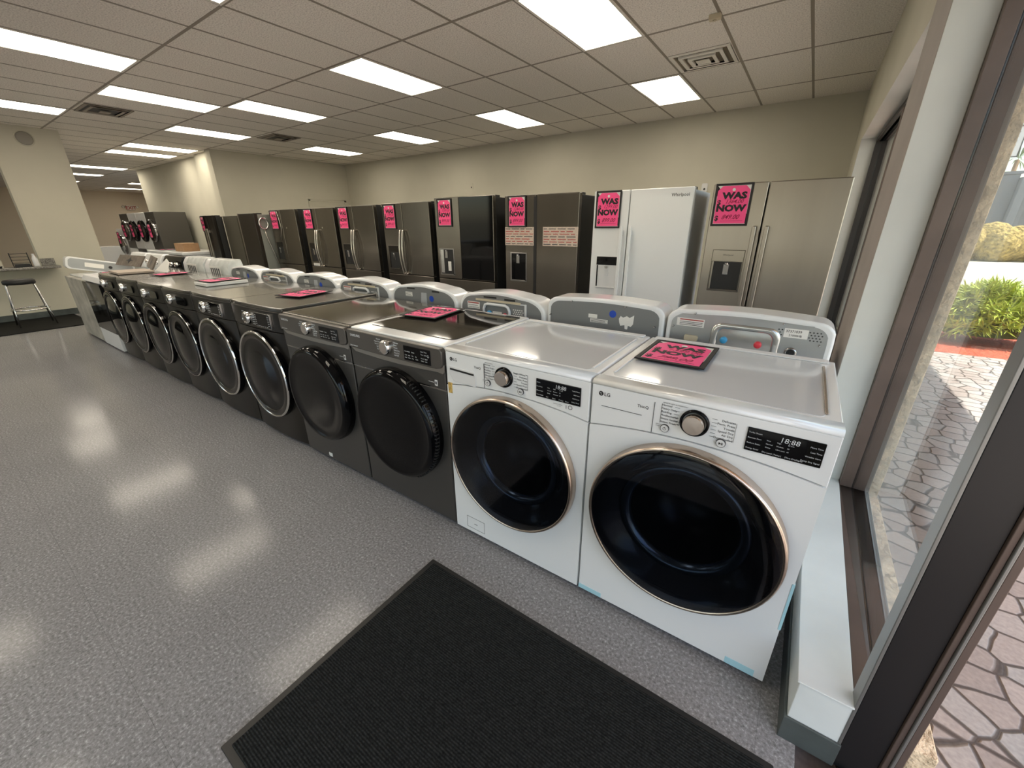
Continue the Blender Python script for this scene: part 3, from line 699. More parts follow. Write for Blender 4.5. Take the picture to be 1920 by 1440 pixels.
# ------------------------------------------------------------------ black machines with chrome door rings
def blk(xc, W, lab, cat='washing machine', big=True, z=1.0, body=BLKST, ring=CHROME, tp=BLKTOP, R=.30):
    t = thing('washing_machine' if cat.startswith('w') else 'clothes_dryer', lab, cat, (xc, 0, 0))
    D = .74; s = z/1.0
    MB().box(-W, W, .05, D, .03, z-.03, SIDEG).build('cabinet', t, bevel=.006)
    # bowed front
    n = 14; o = [(-W+2*W*k/n, .0+.022*(abs(k/n*2-1)**3)) for k in range(n+1)]
    MB().prism(o+[(W, .06), (-W, .06)], 2, .03, z-.165, body, True).build('front_panel', t, bevel=.003)
    o2 = [(x, y-.006) for x, y in o]
    MB().prism(o2+[(W, .06), (-W, .06)], 2, z-.160, z-.025, body, True).build('control_panel', t, bevel=.006)
    MB().prism(o+[(W, D), (-W, D)], 2, z-.028, z, tp).build('top_panel', t, bevel=.008)
    cz = .505; d = thing_part('door', t)
    MB().lathe([(R+.022, .03), (R+.022, -.012), (R+.019, -.026)], (0, 0, cz), 1, GLOSS, 64).build('door_rim', d)
    MB().lathe([(R+.019, -.026), (R+.016, -.034), (R+.010, -.036), (R+.005, -.031)] if big else [(R+.017, -.027), (R+.014, -.032), (R+.009, -.031)], (0, 0, cz), 1, ring, 64).build('door_ring', d)
    MB().lathe([(R+.005, -.031), (R-.008, -.034), (R-.022, -.036), (R-.034, -.03)], (0, 0, cz), 1, CHROMEB if big else GLOSS, 64).build('inner_ring', d)
    MB().lathe([(R-.034, -.03), (R-.06, -.026), (R-.12, -.04), (0, -.052)], (0, 0, cz), 1, GLOSS, 64).build('door_glass', d)
    MB().prism(rrect(R-.02, R+.028, cz-.05, cz+.05, .012), 1, -.03, 0, GLOSS).build('latch_grip', d, bevel=.004)
    k = MB(); k.lathe([(.042, .0), (.042, -.02), (.038, -.034), (.031, -.036)], (-.06, 0, z-.095), 1, ring, 36); k.lathe([(.0306, -.0362), (.026, -.033), (0, -.0332)], (-.06, 0, z-.095), 1, CHROMED, 36, smooth=False); k.build('knob', t)
    if big:
        q = MB(); q.prism(rrect(.04, .24, z-.142, z-.045, .006), 1, -.012, .0, CHROME); q.build('display_frame', t, bevel=.001)
        q = MB(); q.prism(rrect(.0435, .2365, z-.1385, z-.0485, .005), 1, -.0135, -.008, GLOSS); do = q.build('display', t)
        m = MB()
        for k_ in range(6):
            m.box(.05, .062, -.0142, -.013, z-.062-.012*k_, z-.0595-.012*k_, LCD); m.box(.212, .23, -.0142, -.013, z-.062-.012*k_, z-.0595-.012*k_, LCD)
            m.box(.06+.026*k_, .075+.026*k_, -.0142, -.013, z-.133, z-.1305, LCD)
        m.build('display_text', do)
        m = MB()
        for k_ in range(6):
            m.box(-.012, .022, -.0075, -.004, z-.06-.0145*k_, z-.0575-.0145*k_, LCD); m.box(-.148, -.118, -.0065, -.003, z-.06-.0145*k_, z-.0575-.0145*k_, LCD)
        m.build('printed_label', t)
    else:
        q = MB(); q.prism(rrect(.05, .25, z-.13, z-.06, .02), 1, -.009, .0, GLOSS); q.build('display', t, bevel=.001)
    feet(t, W, D); return t
blk((B[4]+B[5])/2, .352, 'black washer with wide chrome door ring and framed square display', 'washing machine', z=1.0, R=.298)
blk((B[5]+B[6])/2, .362, 'black dryer whose chrome ringed door stands left of its twin', 'dryer', z=.998, R=.298)
blk((B[6]+B[7])/2, .333, 'dark machine with chrome knob directly left of the framed-display pair', 'washing machine', False, .995, R=.28)
blk((B[7]+B[8])/2, .342, 'dark machine with thin chrome door arc, second left of the framed-display pair', 'dryer', False, .99, R=.285)
blk((B[8]+B[9])/2, .347, 'dark machine with thin chrome door arc, third left of the framed-display pair', 'washing machine', False, .99, R=.285)
blk((B[9]+B[10])/2, .347, 'leftmost dark machine with chrome door arc, beside the glossy black front', 'dryer', False, .985, R=.285)
# white machine with glossy black front
t = thing('dishwasher', 'white machine with big glossy black front panel near the row end', 'appliance', ((B[10]+B[11])/2, 0, 0))
W = .41
MB().box(-W, W, .03, .70, .03, .90, WHITE).build('cabinet', t, bevel=.01)
MB().prism([(-.005, .86), (.03, .92), (.72, .93), (.72, .89), (.02, .86)], 0, -W, W, WHITEB).build('top_panel', t, bevel=.006)
MB().box(-W+.01, W-.004, -.01, .03, .24, .845, GLOSS).build('door_panel', t, bevel=.004)
MB().box(-W, W, -.004, .03, .02, .235, WHITEB).build('toe_panel', t, bevel=.004)
# top loader at the end of the row, its console turned
t = thing('washing_machine', 'stained white top loader at the far left end with its console tipped up', 'washing machine', ((B[11]+B[12])/2, 0, 0))
MB().box(-.50, .495, .0, .74, .02, .85, STAIN).build('cabinet', t, bevel=.012)
MB().box(-.46, .47, .05, .70, .85, .875, WHITE).build('lid', t, bevel=.012)
M = Matrix.Translation((-.42, .40, .95)) @ Matrix.Rotation(math.radians(-14), 4, 'X')
q = MB(); q.prism(rrect(-.37, .37, -.085, .085, .05), 0, -.09, .07, WHITE, M=M); co = q.build('console', t, bevel=.01)
q = MB(); q.prism(rrect(-.345, .345, -.065, .065, .04), 0, .0705, .075, GALV, M=M); q.prism(rrect(-.18, .02, -.03, .03, .004), 0, .075, .077, PAPER, M=M); q.lathe([(.022, .077), (0, .079)], (0, .09, 0), 0, INK, 16, M=M); q.build('back_plate', co)

# ------------------------------------------------------------------ second row: top loaders seen from behind
def cons(xc, kind, lab, cat):
    t = thing('top_load_washer' if cat.startswith('w') else 'top_vent_dryer', lab, cat, (xc, .80, 0), 0, 'white machines standing back to back with the front row')
    W = .322
    MB().box(-W, W, .01, .70, .03, .92, WHITE).build('cabinet', t, bevel=.008)
    MB().box(-W+.02, W-.02, .17, .68, .92, .94, WHITE).build('lid', t, bevel=.008)
    w_ = .326; n = 12
    if kind in ('metal', 'plain'):
        out = [(-w_, .78), (w_, .78), (w_, 1.02)]+[(w_-.065+.065*math.cos(a), 1.045+.055*math.sin(a)) for a in [PI/2*k/6 for k in range(1, 7)]]
        out += [(w_-.065-(2*w_-.13)*k/8, 1.10+.012*math.sin(PI*k/8)) for k in range(1, 8)]
        out += [(-w_+.065-.065*math.sin(a), 1.045+.055*math.cos(a)) for a in [PI/2*k/6 for k in range(0, 6)]]+[(-w_, 1.02)]
    else:
        out = [(-w_, .78), (w_, .78), (w_, .985)]+[(w_-.15+.15*math.cos(a), .985+.088*math.sin(a)) for a in [PI/2*k/8 for k in range(1, 9)]]
        out += [(w_-.15-(2*w_-.26)*k/8, 1.073+.018*math.sin(PI*k/8)) for k in range(1, 8)]
        out += [(-w_+.11-.11*math.sin(a), .985+.088*math.cos(a)) for a in [PI/2*k/8 for k in range(0, 8)]]+[(-w_, .985)]
    c_ = MB(); c_.prism(out, 1, -.01, .15, WHITE, True); co = c_.build('console', t, bevel=.012, seg=3)
    cx = 0; s = .93
    ins = [(x*s, .905+(z-.905)*.90) for x, z in out]
    c_ = MB(); c_.prism(ins, 1, -.0125, -.008, GALV if kind == 'metal' else GREYP); c_.build('back_plate', co)
    def part(nm, f):
        q = MB(); f(q); return q.build(nm, co, bevel=0)
    def lathe_at(q, x, z, r, m): q.lathe([(r, -.0125), (r, -.022), (r*.75, -.026), (0, -.026)], (x, 0, z), 1, m, 24)
    def label_rows(q, x0, x1, z0, z1, m=GREYINK, rows=3):
        q.box(x0, x1, -.0135, -.012, z0, z1, PAPER)
        for k in range(rows):
            zz = z0+(z1-z0)*(k+.6)/(rows+.4); q.box(x0+.004, x1-.004-(k % 2)*.01, -.0142, -.0134, zz-.0012, zz+.0012, m)
    if kind == 'metal':
        def em(q):
            R0 = rrect(-.125, .145, .90, 1.058, .045); R1 = rrect(-.098, .117, .90, 1.035, .03)
            nn = len(R0); q.add([(x, -.0125, z) for x, z in R0]+[(x*.97-.0005, -.019, z-.004) for x, z in R0]+[(x, -.019, z) for x, z in R1]+[(x, .004, z) for x, z in R1], [], STEELP, True)
            o0 = len(q.v)-4*nn; i = q.mi(STEELP)
            for L_ in range(3):
                for k in range(nn): q.f.append([o0+L_*nn+k, o0+L_*nn+(k+1) % nn, o0+(L_+1)*nn+(k+1) % nn, o0+(L_+1)*nn+k]); q.m.append(i); q.sm.append(True)
            q.prism(R1, 1, -.014, -.012, STEELP)
        part('valve_recess', em)
        part('cold_valve', lambda q: lathe_at(q, -.067, .982, .015, VBLUE)); part('hot_valve', lambda q: lathe_at(q, .068, .980, .015, VRED))
        def wl(q):
            q.box(-.278, -.158, -.0135, -.012, 1.025, 1.062, PAPER); q.box(-.265, -.162, -.0142, -.013, 1.053, 1.058, REDINK)
            for k in range(3): q.box(-.265, -.165, -.0142, -.013, 1.030+.007*k, 1.0325+.007*k, GREYINK)
        part('warning_label', wl)
        def idl(q):
            q.box(.152, .235, -.0138, -.012, 1.028, 1.066, PAPER); text(q, '37371039', .158, 1.050, .014, INK, FRONT(-.0142), 'l', .01); text(q, '21000HB', .170, 1.034, .012, INK, FRONT(-.0142), 'l', .01)
        part('id_label', idl)
        def holes(q):
            for r_ in range(4):
                for k in range(13):
                    x = .132+.012*k+(.006 if r_ % 2 else 0); z = 1.058-.011*r_
                    if .15 < x < .237 and z > 1.024: continue
                    q.add([(x-.004, -.0132, z), (x, -.0132, z-.003), (x+.004, -.0132, z), (x, -.0132, z+.003)], [(0, 1, 2, 3)], BLACK)
        part('vent_holes', holes)
        part('cord_socket', lambda q: (q.lathe([(.022, -.013), (.022, -.019), (.015, -.019)], (.19, 0, .965), 1, CHROMED, 20), q.lathe([(.015, -.015), (0, -.015)], (.19, 0, .965), 1, BLACK, 20)))
        part('hose_clip', lambda q: q.prism(rrect(-.235, -.175, .960, .985, .008), 1, -.024, -.012, BEIGE))
        part('press_line', lambda q: q.prism([(-.27, 1.080), (.25, 1.080), (.25, 1.083), (-.26, 1.083)], 1, -.0137, -.012, GALV))
        part('screw', lambda q: [lathe_at(q, x, z, .004, CHROMED) for x, z in ((-.20, 1.088), (.145, 1.083), (-.29, 1.02), (.28, 1.01))])
    elif kind == 'plain':
        part('round_sticker', lambda q: q.lathe([(.019, -.0132), (0, -.0132)], (.065, 0, 1.04), 1, BLUE, 28, smooth=False))
        part('serial_label', lambda q: (q.box(-.07, -.02, -.0135, -.012, 1.008, 1.028, PAPER), label_rows(q, -.058, .04, .985, 1.005)))
        torn = [(.10, 1.02), (.108, 1.035), (.122, 1.028), (.14, 1.038), (.155, 1.03), (.178, 1.045), (.176, 1.0), (.165, .985), (.15, .99), (.148, .97), (.135, .97), (.132, .99), (.11, .985), (.104, 1.0)]
        part('torn_label', lambda q: q.prism(torn, 1, -.0136, -.012, PAPER))
        part('screw', lambda q: [lathe_at(q, x, z, .004, CHROMED) for x, z in ((-.17, 1.085), (.13, 1.083), (-.30, 1.0), (.285, 1.0))])
    elif kind == 'washer':
        def loop(q):
            P = [(-.115, -.02, .92), (-.115, -.02, .985), (-.105, -.02, 1.008), (-.085, -.02, 1.015), (.05, -.02, 1.015), (.072, -.02, 1.005), (.082, -.02, .985), (.085, -.02, .92)]
            q.tube(P, .009, WHITEB)
        part('hose_loop', loop)
        part('cold_valve', lambda q: lathe_at(q, -.075, .958, .016, VBLUE)); part('hot_valve', lambda q: lathe_at(q, .045, .955, .013, VRED))
        part('valve_label', lambda q: q.box(-.05, .02, -.0145, -.012, .948, .972, PAPER))
        part('warning_label', lambda q: (label_rows(q, -.255, -.155, .975, 1.018), q.box(-.25, -.16, -.0145, -.013, 1.008, 1.014, REDINK)))
        part('bracket_bar', lambda q: q.box(-.18, .16, -.02, -.012, 1.030, 1.042, BEIGE))
        part('frame_bar', lambda q: (q.box(.19, .202, -.018, -.012, .92, 1.035, WHITEB), q.box(.09, .20, -.016, -.012, 1.028, 1.034, WHITEB)))
        def holes(q):
            for r_ in range(5):
                for k in range(5): q.box(.105+.015*k+.007*(r_ % 2), .113+.015*k+.007*(r_ % 2), -.0142, -.013, .945+.012*r_, .951+.012*r_, PAPER)
        part('vent_holes', holes)
        part('clip_slot', lambda q: (q.box(-.12, -.02, -.0135, -.012, 1.05, 1.060, BLACK), q.box(.04, .12, -.0135, -.012, 1.045, 1.056, BLACK)))
    else:
        part('serial_label', lambda q: (label_rows(q, -.17, -.10, 1.0, 1.03), ))
        part('cover_strip', lambda q: q.prism([(-.02, .93), (.045, .93), (.045, 1.035), (-.005, 1.035)], 1, -.0145, -.012, mat('pale_grey', (.42, .43, .44), .5)))
        part('round_sticker', lambda q: q.lathe([(.021, -.0134), (0, -.0134)], (.092, 0, 1.0), 1, BLUE, 24, smooth=False))
        part('clip_slot', lambda q: (q.box(-.15, -.07, -.0135, -.012, 1.052, 1.062, BLACK), q.box(.10, .17, -.0135, -.012, 1.045, 1.056, BLACK)))
        part('rating_label', lambda q: label_rows(q, .15, .24, .935, .955))
    return t
_S = mat('pressed_steel', (.62, .62, .60), .22, metal=.9)
cons(-.337, 'metal', 'white washer seen from behind, bare metal back plate with hot and cold valves', 'washing machine')
cons(-1.00, 'plain', 'white dryer seen from behind, grey back plate with torn white label', 'dryer')
cons(-1.668, 'washer', 'white washer seen from behind, behind the white-topped grey dryer', 'washing machine')
cons(-2.345, 'dryer', 'white dryer seen from behind, behind the plain dark washer top', 'dryer')
cons(-3.02, 'washer', 'white washer seen from behind, behind the pink sign on the black top', 'washing machine')
cons(-3.70, 'dryer', 'white dryer seen from behind, second smallest grey plate with blue dot', 'dryer')
cons(-4.375, 'washer', 'white washer seen from behind, second from the plastic-wrapped consoles', 'washing machine')
cons(-5.05, 'dryer', 'white dryer seen from behind, next to the plastic-wrapped consoles', 'dryer')
def wrapped(xc, lab, m, cm, film):
    t = thing('top_load_washer', lab, 'washing machine', (xc, .80, 0), 0, 'top loaders at the left of the second row')
    MB().box(-.33, .33, .01, .70, .03, .93, m).build('cabinet', t, bevel=.008)
    q = MB(); q.prism([(-.02, .92), (-.01, 1.06), (.03, 1.125), (.12, 1.13), (.16, .93)], 0, -.325, .325, cm, True); co = q.build('console', t, bevel=.02, seg=3)
    if film:
        q = MB(); q.prism([(-.028, .925), (-.018, 1.07), (.025, 1.136), (.13, 1.138), (.17, .93)], 0, -.18, .335, FILM, True); q.build('plastic_wrap', co, bevel=.01)
        q = MB(); q.box(-.12, .15, -.033, -.03, .965, 1.06, PAPER)
        for k in range(5): q.box(-.10+.05*k, -.07+.05*k, -.0345, -.033, .98, 1.04, GREYINK)
        q.build('shipping_label', co)
    else:
        q = MB()
        for x_ in (-.2, .0, .18): MB().lathe([(.03, -.01), (.028, -.04), (0, -.042)], (x_, 0, 1.02), 1, CHROME, 24).build('knob', co)
    return t
wrapped(-5.72, 'white top loader with console wrapped in bluish plastic film', WHITE, WHITE, True)
wrapped(-6.39, 'white top loader with grey-labelled wrapped console beside the black console', WHITE, WHITEB, True)
wrapped(-7.10, 'top loader with glossy black console and chrome knobs', BLKST, GLOSS, False)
wrapped(-7.85, 'white top loader console behind the brown packing boards', WHITE, WHITE, False)
wrapped(-8.55, 'farthest white top loader console in the second row', WHITE, WHITE, False)
# brown packing boards with star cut-outs leaning on the row end
def board(loc, rot, lab, hei=.16):
    t = thing('packing_board', lab, 'packing board', loc, 0, 'brown packing boards on the machines'); t.rotation_euler = rot
    q = MB(); q.box(-.38, .38, -.008, .008, 0, hei, BROWNB); q.build('board', t, bevel=.003)
    q = MB(); z = hei*.5
    q.add([(-.12, -.0085, z), (-.03, -.0085, z-.016), (0, -.0085, z-.055), (.03, -.0085, z-.016), (.12, -.0085, z), (.03, -.0085, z+.016), (0, -.0085, z+.055), (-.03, -.0085, z+.016)], [tuple(range(8))], BLACK); q.build('cutout', t)
    return t
board((-7.84, .50, .990), (math.radians(-35), 0, .1), 'brown packing board with star cut-out, left one beside the tipped console')
board((-7.02, .52, .995), (math.radians(-30), 0, -.2), 'brown packing board with star cut-out, right one near the white paper')
q = MB(); q.prism([(-.22, 0), (.2, 0), (.16, .12), (.06, .16)], 1, -.002, .002, PAPER); tag(q.build('folded_paper', loc=(-6.35, .45, .995), rot=(math.radians(-25), 0, 0)), 'white folded paper propped on the dark machines', 'paper')
q = MB(); q.prism([(-.25, -.15), (.22, -.17), (.25, .15), (-.2, .17)], 2, 0, .02, mat('pale_card', (.40, .33, .27), .8)); tag(q.build('cardboard_sheet', loc=(-6.65, .25, .992)), 'flattened cardboard sheet lying on the dark machines', 'cardboard')
q = MB(); q.box(-.13, .13, -.17, .17, 0, .028, PAPER); tag(q.build('manual_bundle', bevel=.004, loc=(-4.5, .36, .997)), 'thick white manual bundle under the pink sign on a dark machine', 'manual')
P_ = 'pink WAS and NOW price signs'
sign('pink WAS NOW price sign lying on the nearest white dryer', '1399.00', '799.00', (-.515, .43, .992), .25, .31, True)
sign('pink price sign lying on the white-edged dark glass top', '1099.00', '649.00', (-1.93, .48, .994), .25, .31, True, rz=.15)
sign('pink price sign lying on the black washer with framed display', '1199.00', '749.00', (-3.22, .42, 1.007), .25, .31, True, rz=.2)
sign('pink price sign lying on the thick white manual bundle', '1099.00', '699.00', (-4.5, .36, 1.031), .25, .31, True, rz=.1)
sign('pink price sign lying on dark machine top in front of the black console', '999.00', '599.00', (-5.95, .42, .998), .25, .31, True, rz=.1)
sign('pink price sign lying nearest the tipped console at the row end', '999.00', '549.00', (-7.45, .28, .945), .25, .31, True, rz=-.2)

# ------------------------------------------------------------------ refrigerators
def bar_handle(q, x, y, z0, z1, m, bow=.0, r=.014):
    P = [(x, y-.002, z0)]+[(x+bow*math.sin(PI*k/10)*0, y-.045-bow*math.sin(PI*k/10), z0+(z1-z0)*k/10) for k in range(11)]+[(x, y-.002, z1)]
    q.tube(P, r, m, 10)
def disp(t, x0, x1, z0, z1, rim, panel, inner, kind):
    """recessed dispenser"""
    d = thing_part('dispenser', t)
    q = MB(); q.box(x0, x1, -.004, .0, z0, z1, rim); q.build('surround', d, bevel=.002)
    zp = z1-(z1-z0)*(.27 if kind != 'deep' else .0)
    q = MB()
    if kind != 'deep': q.box(x0+.006, x1-.006, -.0075, -.003, zp, z1-.006, panel); q.build('touch_panel', d, bevel=.001)
    q = MB(); xa, xb, za, zb = x0+.012, x1-.012, z0+.012, zp-.004 if kind != 'deep' else z1-.012
    # cavity drawn as real side, floor and back faces sitting just proud of the door
    q.add([(xa, -.0045, za), (xb, -.0045, za), (xb, -.0045, zb), (xa, -.0045, zb)], [(0, 1, 2, 3)], inner); q.build('cavity', d)
    q = MB()
    q.box(xa, xb, -.02, -.004, za-.004, za+.008, rim); q.box(xa, xa+.012, -.010, -.004, za, zb, panel if kind != 'deep' else rim)
    q.build('drip_tray', d, bevel=.001)
    q = MB(); cx = (xa+xb)/2; q.box(cx-.022, cx+.022, -.014, -.004, zb-.11, zb-.02, CHROMED if inner is not WHITEB else WHITEB); q.lathe([(.018, 0), (.014, -.02), (0, -.02)], (cx, -.012, zb-.008), 2, CHROME, 16); q.build('paddle', d, bevel=.002)
    return d
def fridge(x0, x1, y, h, lab, kind, fm=STEEL, side=SIDEG, split=.44, hb='straight'):
    cx = (x0+x1)/2; W = (x1-x0)/2
    t = thing('refrigerator', lab, 'refrigerator', (cx, y, 0), 0, 'refrigerators along the back')
    MB().box(-W+.006, W-.006, .07, .74, .03, h-.02, side).build('cabinet', t, bevel=.006)
    sx = -W+2*W*split; zs = .08
    zl = .80 if kind in ('french', 'glass') else .10
    MB().box(-W, sx-.004, .0, .065, zl, h, fm).build('left_door', t, bevel=.008)
    rd = MB().box(sx+.004, W, .0, .065, zl, h, fm).build('right_door', t, bevel=.008)
    if kind == 'glass': MB().box(sx+.008, W-.006, -.004, .0, zl+.01, h-.006, GLOSS).build('glass_panel', rd, bevel=.001)
    if zl > .5:
        MB().box(-W, W, .0, .065, .45, zl-.008, fm).build('drawer', t, bevel=.008); MB().box(-W, W, .0, .065, .09, .442, fm).build('drawer', t, bevel=.008)
    MB().box(-W+.01, -W+.07, .075, .16, h-.022, h+.004, BLACK).build('hinge_cover', t, bevel=.004)
    MB().box(W-.07, W-.01, .075, .16, h-.022, h+.004, BLACK).build('hinge_cover', t, bevel=.004)
    MB().box(-W+.02, W-.02, .04, .7, .0, .05, BLACK).build('toe_grille', t)
    hm = WHITE if fm is WHITE else STEEL
    if hb == 'straight':
        for nm, x_ in (('door_handle', sx-.045), ('door_handle', sx+.045)):
            q = MB(); q.prism([(x_-.016, .70), (x_+.016, .70), (x_+.016, 1.43), (x_+.012, 1.445), (x_-.012, 1.445), (x_-.016, 1.43)], 1, -.062, -.038, hm)
            q.box(x_-.010, x_+.010, -.04, 0, .73, .78, hm); q.box(x_-.010, x_+.010, -.04, 0, 1.36, 1.41, hm); q.build(nm, t, bevel=.006, seg=3)
    elif hb == 'bow':
        for x_ in (sx-.028, sx+.028):
            q = MB(); P = [(x_, 0, 1.40), (x_, -.03, 1.41)]+[(x_, -.04-.045*math.sin(PI*k/12), 1.41-.60*k/12) for k in range(13)]+[(x_, -.03, .81), (x_, 0, .82)]
            q.tube(P, .011, STEEL2, 10); q.build('door_handle', t)
    for xx in (-W+.06, W-.06): MB().cyl((xx, .08, 0), 2, .02, .03, BLACK, 12).build('foot', t)
    return t, sx, W
STEEL2 = mat('handle_steel', (.62, .58, .52), .22, metal=1)
# F1
t, sx, W = fridge(-.945, .004, 2.95, 1.78, 'stainless side-by-side refrigerator nearest the window wall', 'sbs', STEEL, SIDEG, .435)
disp(t, -.40, -.14, .89, 1.25, STEELD, STEEL, BLACK, 'panel')
m = MB(); text(m, 'Whirlpool', -.27, 1.20, .02, GREYINK, FRONT(-.0078), 'c', .01); m.build('lettering', t)
sign('pink price sign on the stainless refrigerator nearest the window', '1364.00', '849.00', (-.783, 2.944, 1.613), .285, .335)
# F2
t, sx, W = fridge(-2.05, -1.10, 2.95, 1.775, 'white side-by-side refrigerator with black dispenser panel', 'sbs', WHITE, SIDEW, .39)
disp(t, -.41, -.175, .83, 1.16, WHITEB, GLOSS, WHITEB, 'panel')
m = MB(); text(m, 'Whirlpool', .36, 1.70, .038, GREYINK, FRONT(-.001), 'c', .012); m.lathe([(.05, -.001), (.047, -.001)], (.36, 0, 1.71), 1, GREYINK, 24, smooth=False) if False else None; m.build('lettering', t)
sign('pink price sign on the white refrigerator', '1299.00', '899.00', (-1.893, 2.944, 1.603), .262, .345)
# F3
t, sx, W = fridge(-3.17, -2.215, 2.95, 1.78, 'stainless refrigerator with two pinkish shipping labels across its doors', 'sbs', STEELD, BLACK, .45, 'none')
disp(t, -.435+.03, -.17, .83, 1.165, CHROMED, GLOSS, GLOSS, 'deep')
MB().box(sx-.03, sx+.006, -.002, .03, .1, 1.76, BLACK).build('recessed_grip', t)
for a, b in ((-W+.002, -.075), (.045, W+.002)):
    q = MB(); q.box(a, b, -.0025, -.0005, 1.245, 1.445, LABELP); lo = q.build('shipping_label', t)
    q = MB()
    for r_ in range(7):
        z = 1.258+.027*r_; x_ = a+.01
        while x_ < b-.05:
            l_ = random.uniform(.04, .12); q.box(x_, min(x_+l_, b-.01), -.0034, -.0024, z, z+.008, REDINK if r_ % 3 else GREYINK); x_ += l_+.02
    q.build('label_print', lo)
sign('pink price sign above the shipping label on a dark stainless refrigerator', '1244.00', '899.00', (-2.995, 2.942, 1.61), .25, .335)
# F4
t, sx, W = fridge(-4.29, -3.33, 2.93, 1.80, 'refrigerator with black glass right door', 'glass', STEELD, BLACK, .44, 'none')
disp(t, -.44, -.18, .84, 1.185, CHROMED, GLOSS, BLACK, 'deep')
MB().box(-.285, -.235, -.012, -.005, .90, 1.02, PAPER).build('hang_tag', t)
MB().box(-.425, -.36, -.007, -.004, .87, 1.17, STEELP).build('light_side', t)
sign('pink price sign beside the black glass refrigerator door', '1599.00', '999.00', (-4.11, 2.924, 1.62), .25, .335)
# F5..F8
specs = [(-5.39, -4.43, 2.96, 'stainless french-door refrigerator with bowed handles left of the black glass one', STEELD, 1.77, 'bow'),
         (-6.60, -5.66, 3.02, 'stainless french-door refrigerator, second left of the black glass one', STEELD, 1.765, 'bow'),
         (-7.66, -6.74, 3.04, 'stainless french-door refrigerator with white energy label below its dispenser', STEELD, 1.765, 'bow'),
         (-8.80, -7.88, 3.02, 'stainless refrigerator without handles, cord taped over its door', STEELD, 1.765, 'none')]
sg = [('1299.00', '899.00', 'pink price sign on the french-door refrigerator left of the black glass one'), ('1199.00', '849.00', 'pink price sign on the second french-door refrigerator from the black glass one'),
      ('1199.00', '799.00', 'pink price sign on the refrigerator with white energy label'), ('1099.00', '749.00', 'pink price sign on the refrigerator with taped cord')]
for k, ((a, b, y, lab, fm, h, hb), (w1, n1, sl)) in enumerate(zip(specs, sg)):
    t, sx, W = fridge(a, b, y, h, lab, 'french', fm, BLACK, .44, hb)
    disp(t, -W+.06, -W+.30, .86, 1.20, STEELD, BLKST, BLACK, 'panel')
    if k == 2: MB().box(-W+.08, -W+.27, -.004, 0, .805, .85, PAPER).build('energy_label', t)
    if k >= 2: MB().lathe([(.014, -.002), (0, -.003)], (.09, 0, 1.45), 1, CHROME, 14).build('sticker', t)
    if k == 3:
        q = MB(); q.tube([(-.15, -.008, 1.74), (-.13, -.01, 1.66), (-.10, -.012, 1.56), (-.08, -.012, 1.46), (-.10, -.012, 1.40), (-.16, -.01, 1.30), (-.20, -.01, 1.22)], .006, STEEL2, 8); q.build('taped_cord', t)
    sign(sl, w1, n1, (a+.165, y-.006, 1.59), .25, .335)
# F9 dark panelled fridge with silver side and hose hoop
t, sx, W = fridge(-9.54, -8.90, 2.78, 1.715, 'refrigerator with plain dark brown front and pale edge strip', 'sbs', mat('dark_brown_panel', (.018, .013, .008), .35), mat('mid_grey_side', (.30, .31, .28), .4, metal=.3), .98, 'none')
MB().box(-W-.012, -W+.004, -.01, .06, .05, 1.72, STEEL).build('edge_strip', t, bevel=.002)
q = MB(); q.tube([(W+.02, .14+.08*math.cos(a), 1.53+.10*math.sin(a)) for a in [2*PI*k/24 for k in range(24)]], .014, CHROME, 10, closed=True); q.tube([(W+.02, .14, 1.42), (W+.02, .15, 1.30), (W+.03, .24, .9), (W+.03, .40, .3)], .01, STEEL2, 8); q.build('hose', t)
# F10
t = thing('upright_freezer', 'grey-olive upright freezer with plain door beside the dark brown refrigerator', 'freezer', (-9.99, 2.80, 0))
MB().box(-.31, .31, .05, .62, .03, 1.66, SIDEG).build('cabinet', t, bevel=.006); MB().box(-.31, .31, 0, .05, .06, 1.685, mat('olive_grey', (.11, .10, .075), .4, metal=.3)).build('door', t, bevel=.006)
MB().box(-.322, -.30, -.006, .05, .06, 1.69, WALL).build('edge_strip', t)
# F11
t, sx, W = fridge(-10.93, -10.34, 2.62, 1.70, 'black stainless refrigerator at the passage corner, leftmost of the line', 'sbs', BLKST, BLACK, .5, 'straight')
sign('faded pink price sign on the black stainless refrigerator by the passage', '999.00', '699.00', (-10.84, 2.612, 1.54), .16, .30)

# ------------------------------------------------------------------ passage: stacked laundry pairs, chest, range, exit sign
def small_fl(t, x, z, m, dm, W=.345, D=.70, h=.91):
    c = MB(); c.box(x-W, x+W, 0.02, D, z, z+h, m); co = c.build('cabinet', t, bevel=.008)
    q = MB(); q.lathe([(.27, .02), (.275, -.02), (.255, -.04), (.24, -.03)], (x, 0, z+.46), 1, dm, 36); q.lathe([(.24, -.03), (0, -.035)], (x, 0, z+.46), 1, GLOSS, 36); q.build('door', co)
for k, (x, top, bot, dm, lab) in enumerate(((-14.02, PLATD, PLATD, CHROMED, 'dark graphite stacked washer and dryer, nearest of the stacks'), (-14.73, WHITE, WHITE, GLOSS, 'white stacked washer and dryer beside the dark nearest stack'),
        (-15.44, WHITEB, BLKST, GLOSS, 'white dryer stacked on a dark washer, third stack back'), (-16.15, PLATD, WHITE, CHROMED, 'dark dryer stacked on a white washer, farthest stack'))):
    t = thing('stacked_laundry_pair', lab, 'stacked washer and dryer', (x, 2.6, 0), 0, 'stacked laundry pairs in the passage')
    small_fl(t, 0, .02, bot, dm); small_fl(t, 0, .935, top, dm)
    sign('pink price sign on the door of ' + ['the nearest dark stack', 'the white stack beside the dark one', 'the third laundry stack', 'the farthest laundry stack'][k], '', '', (x-.03, 2.55, 1.40), .22, .34, txt=False)
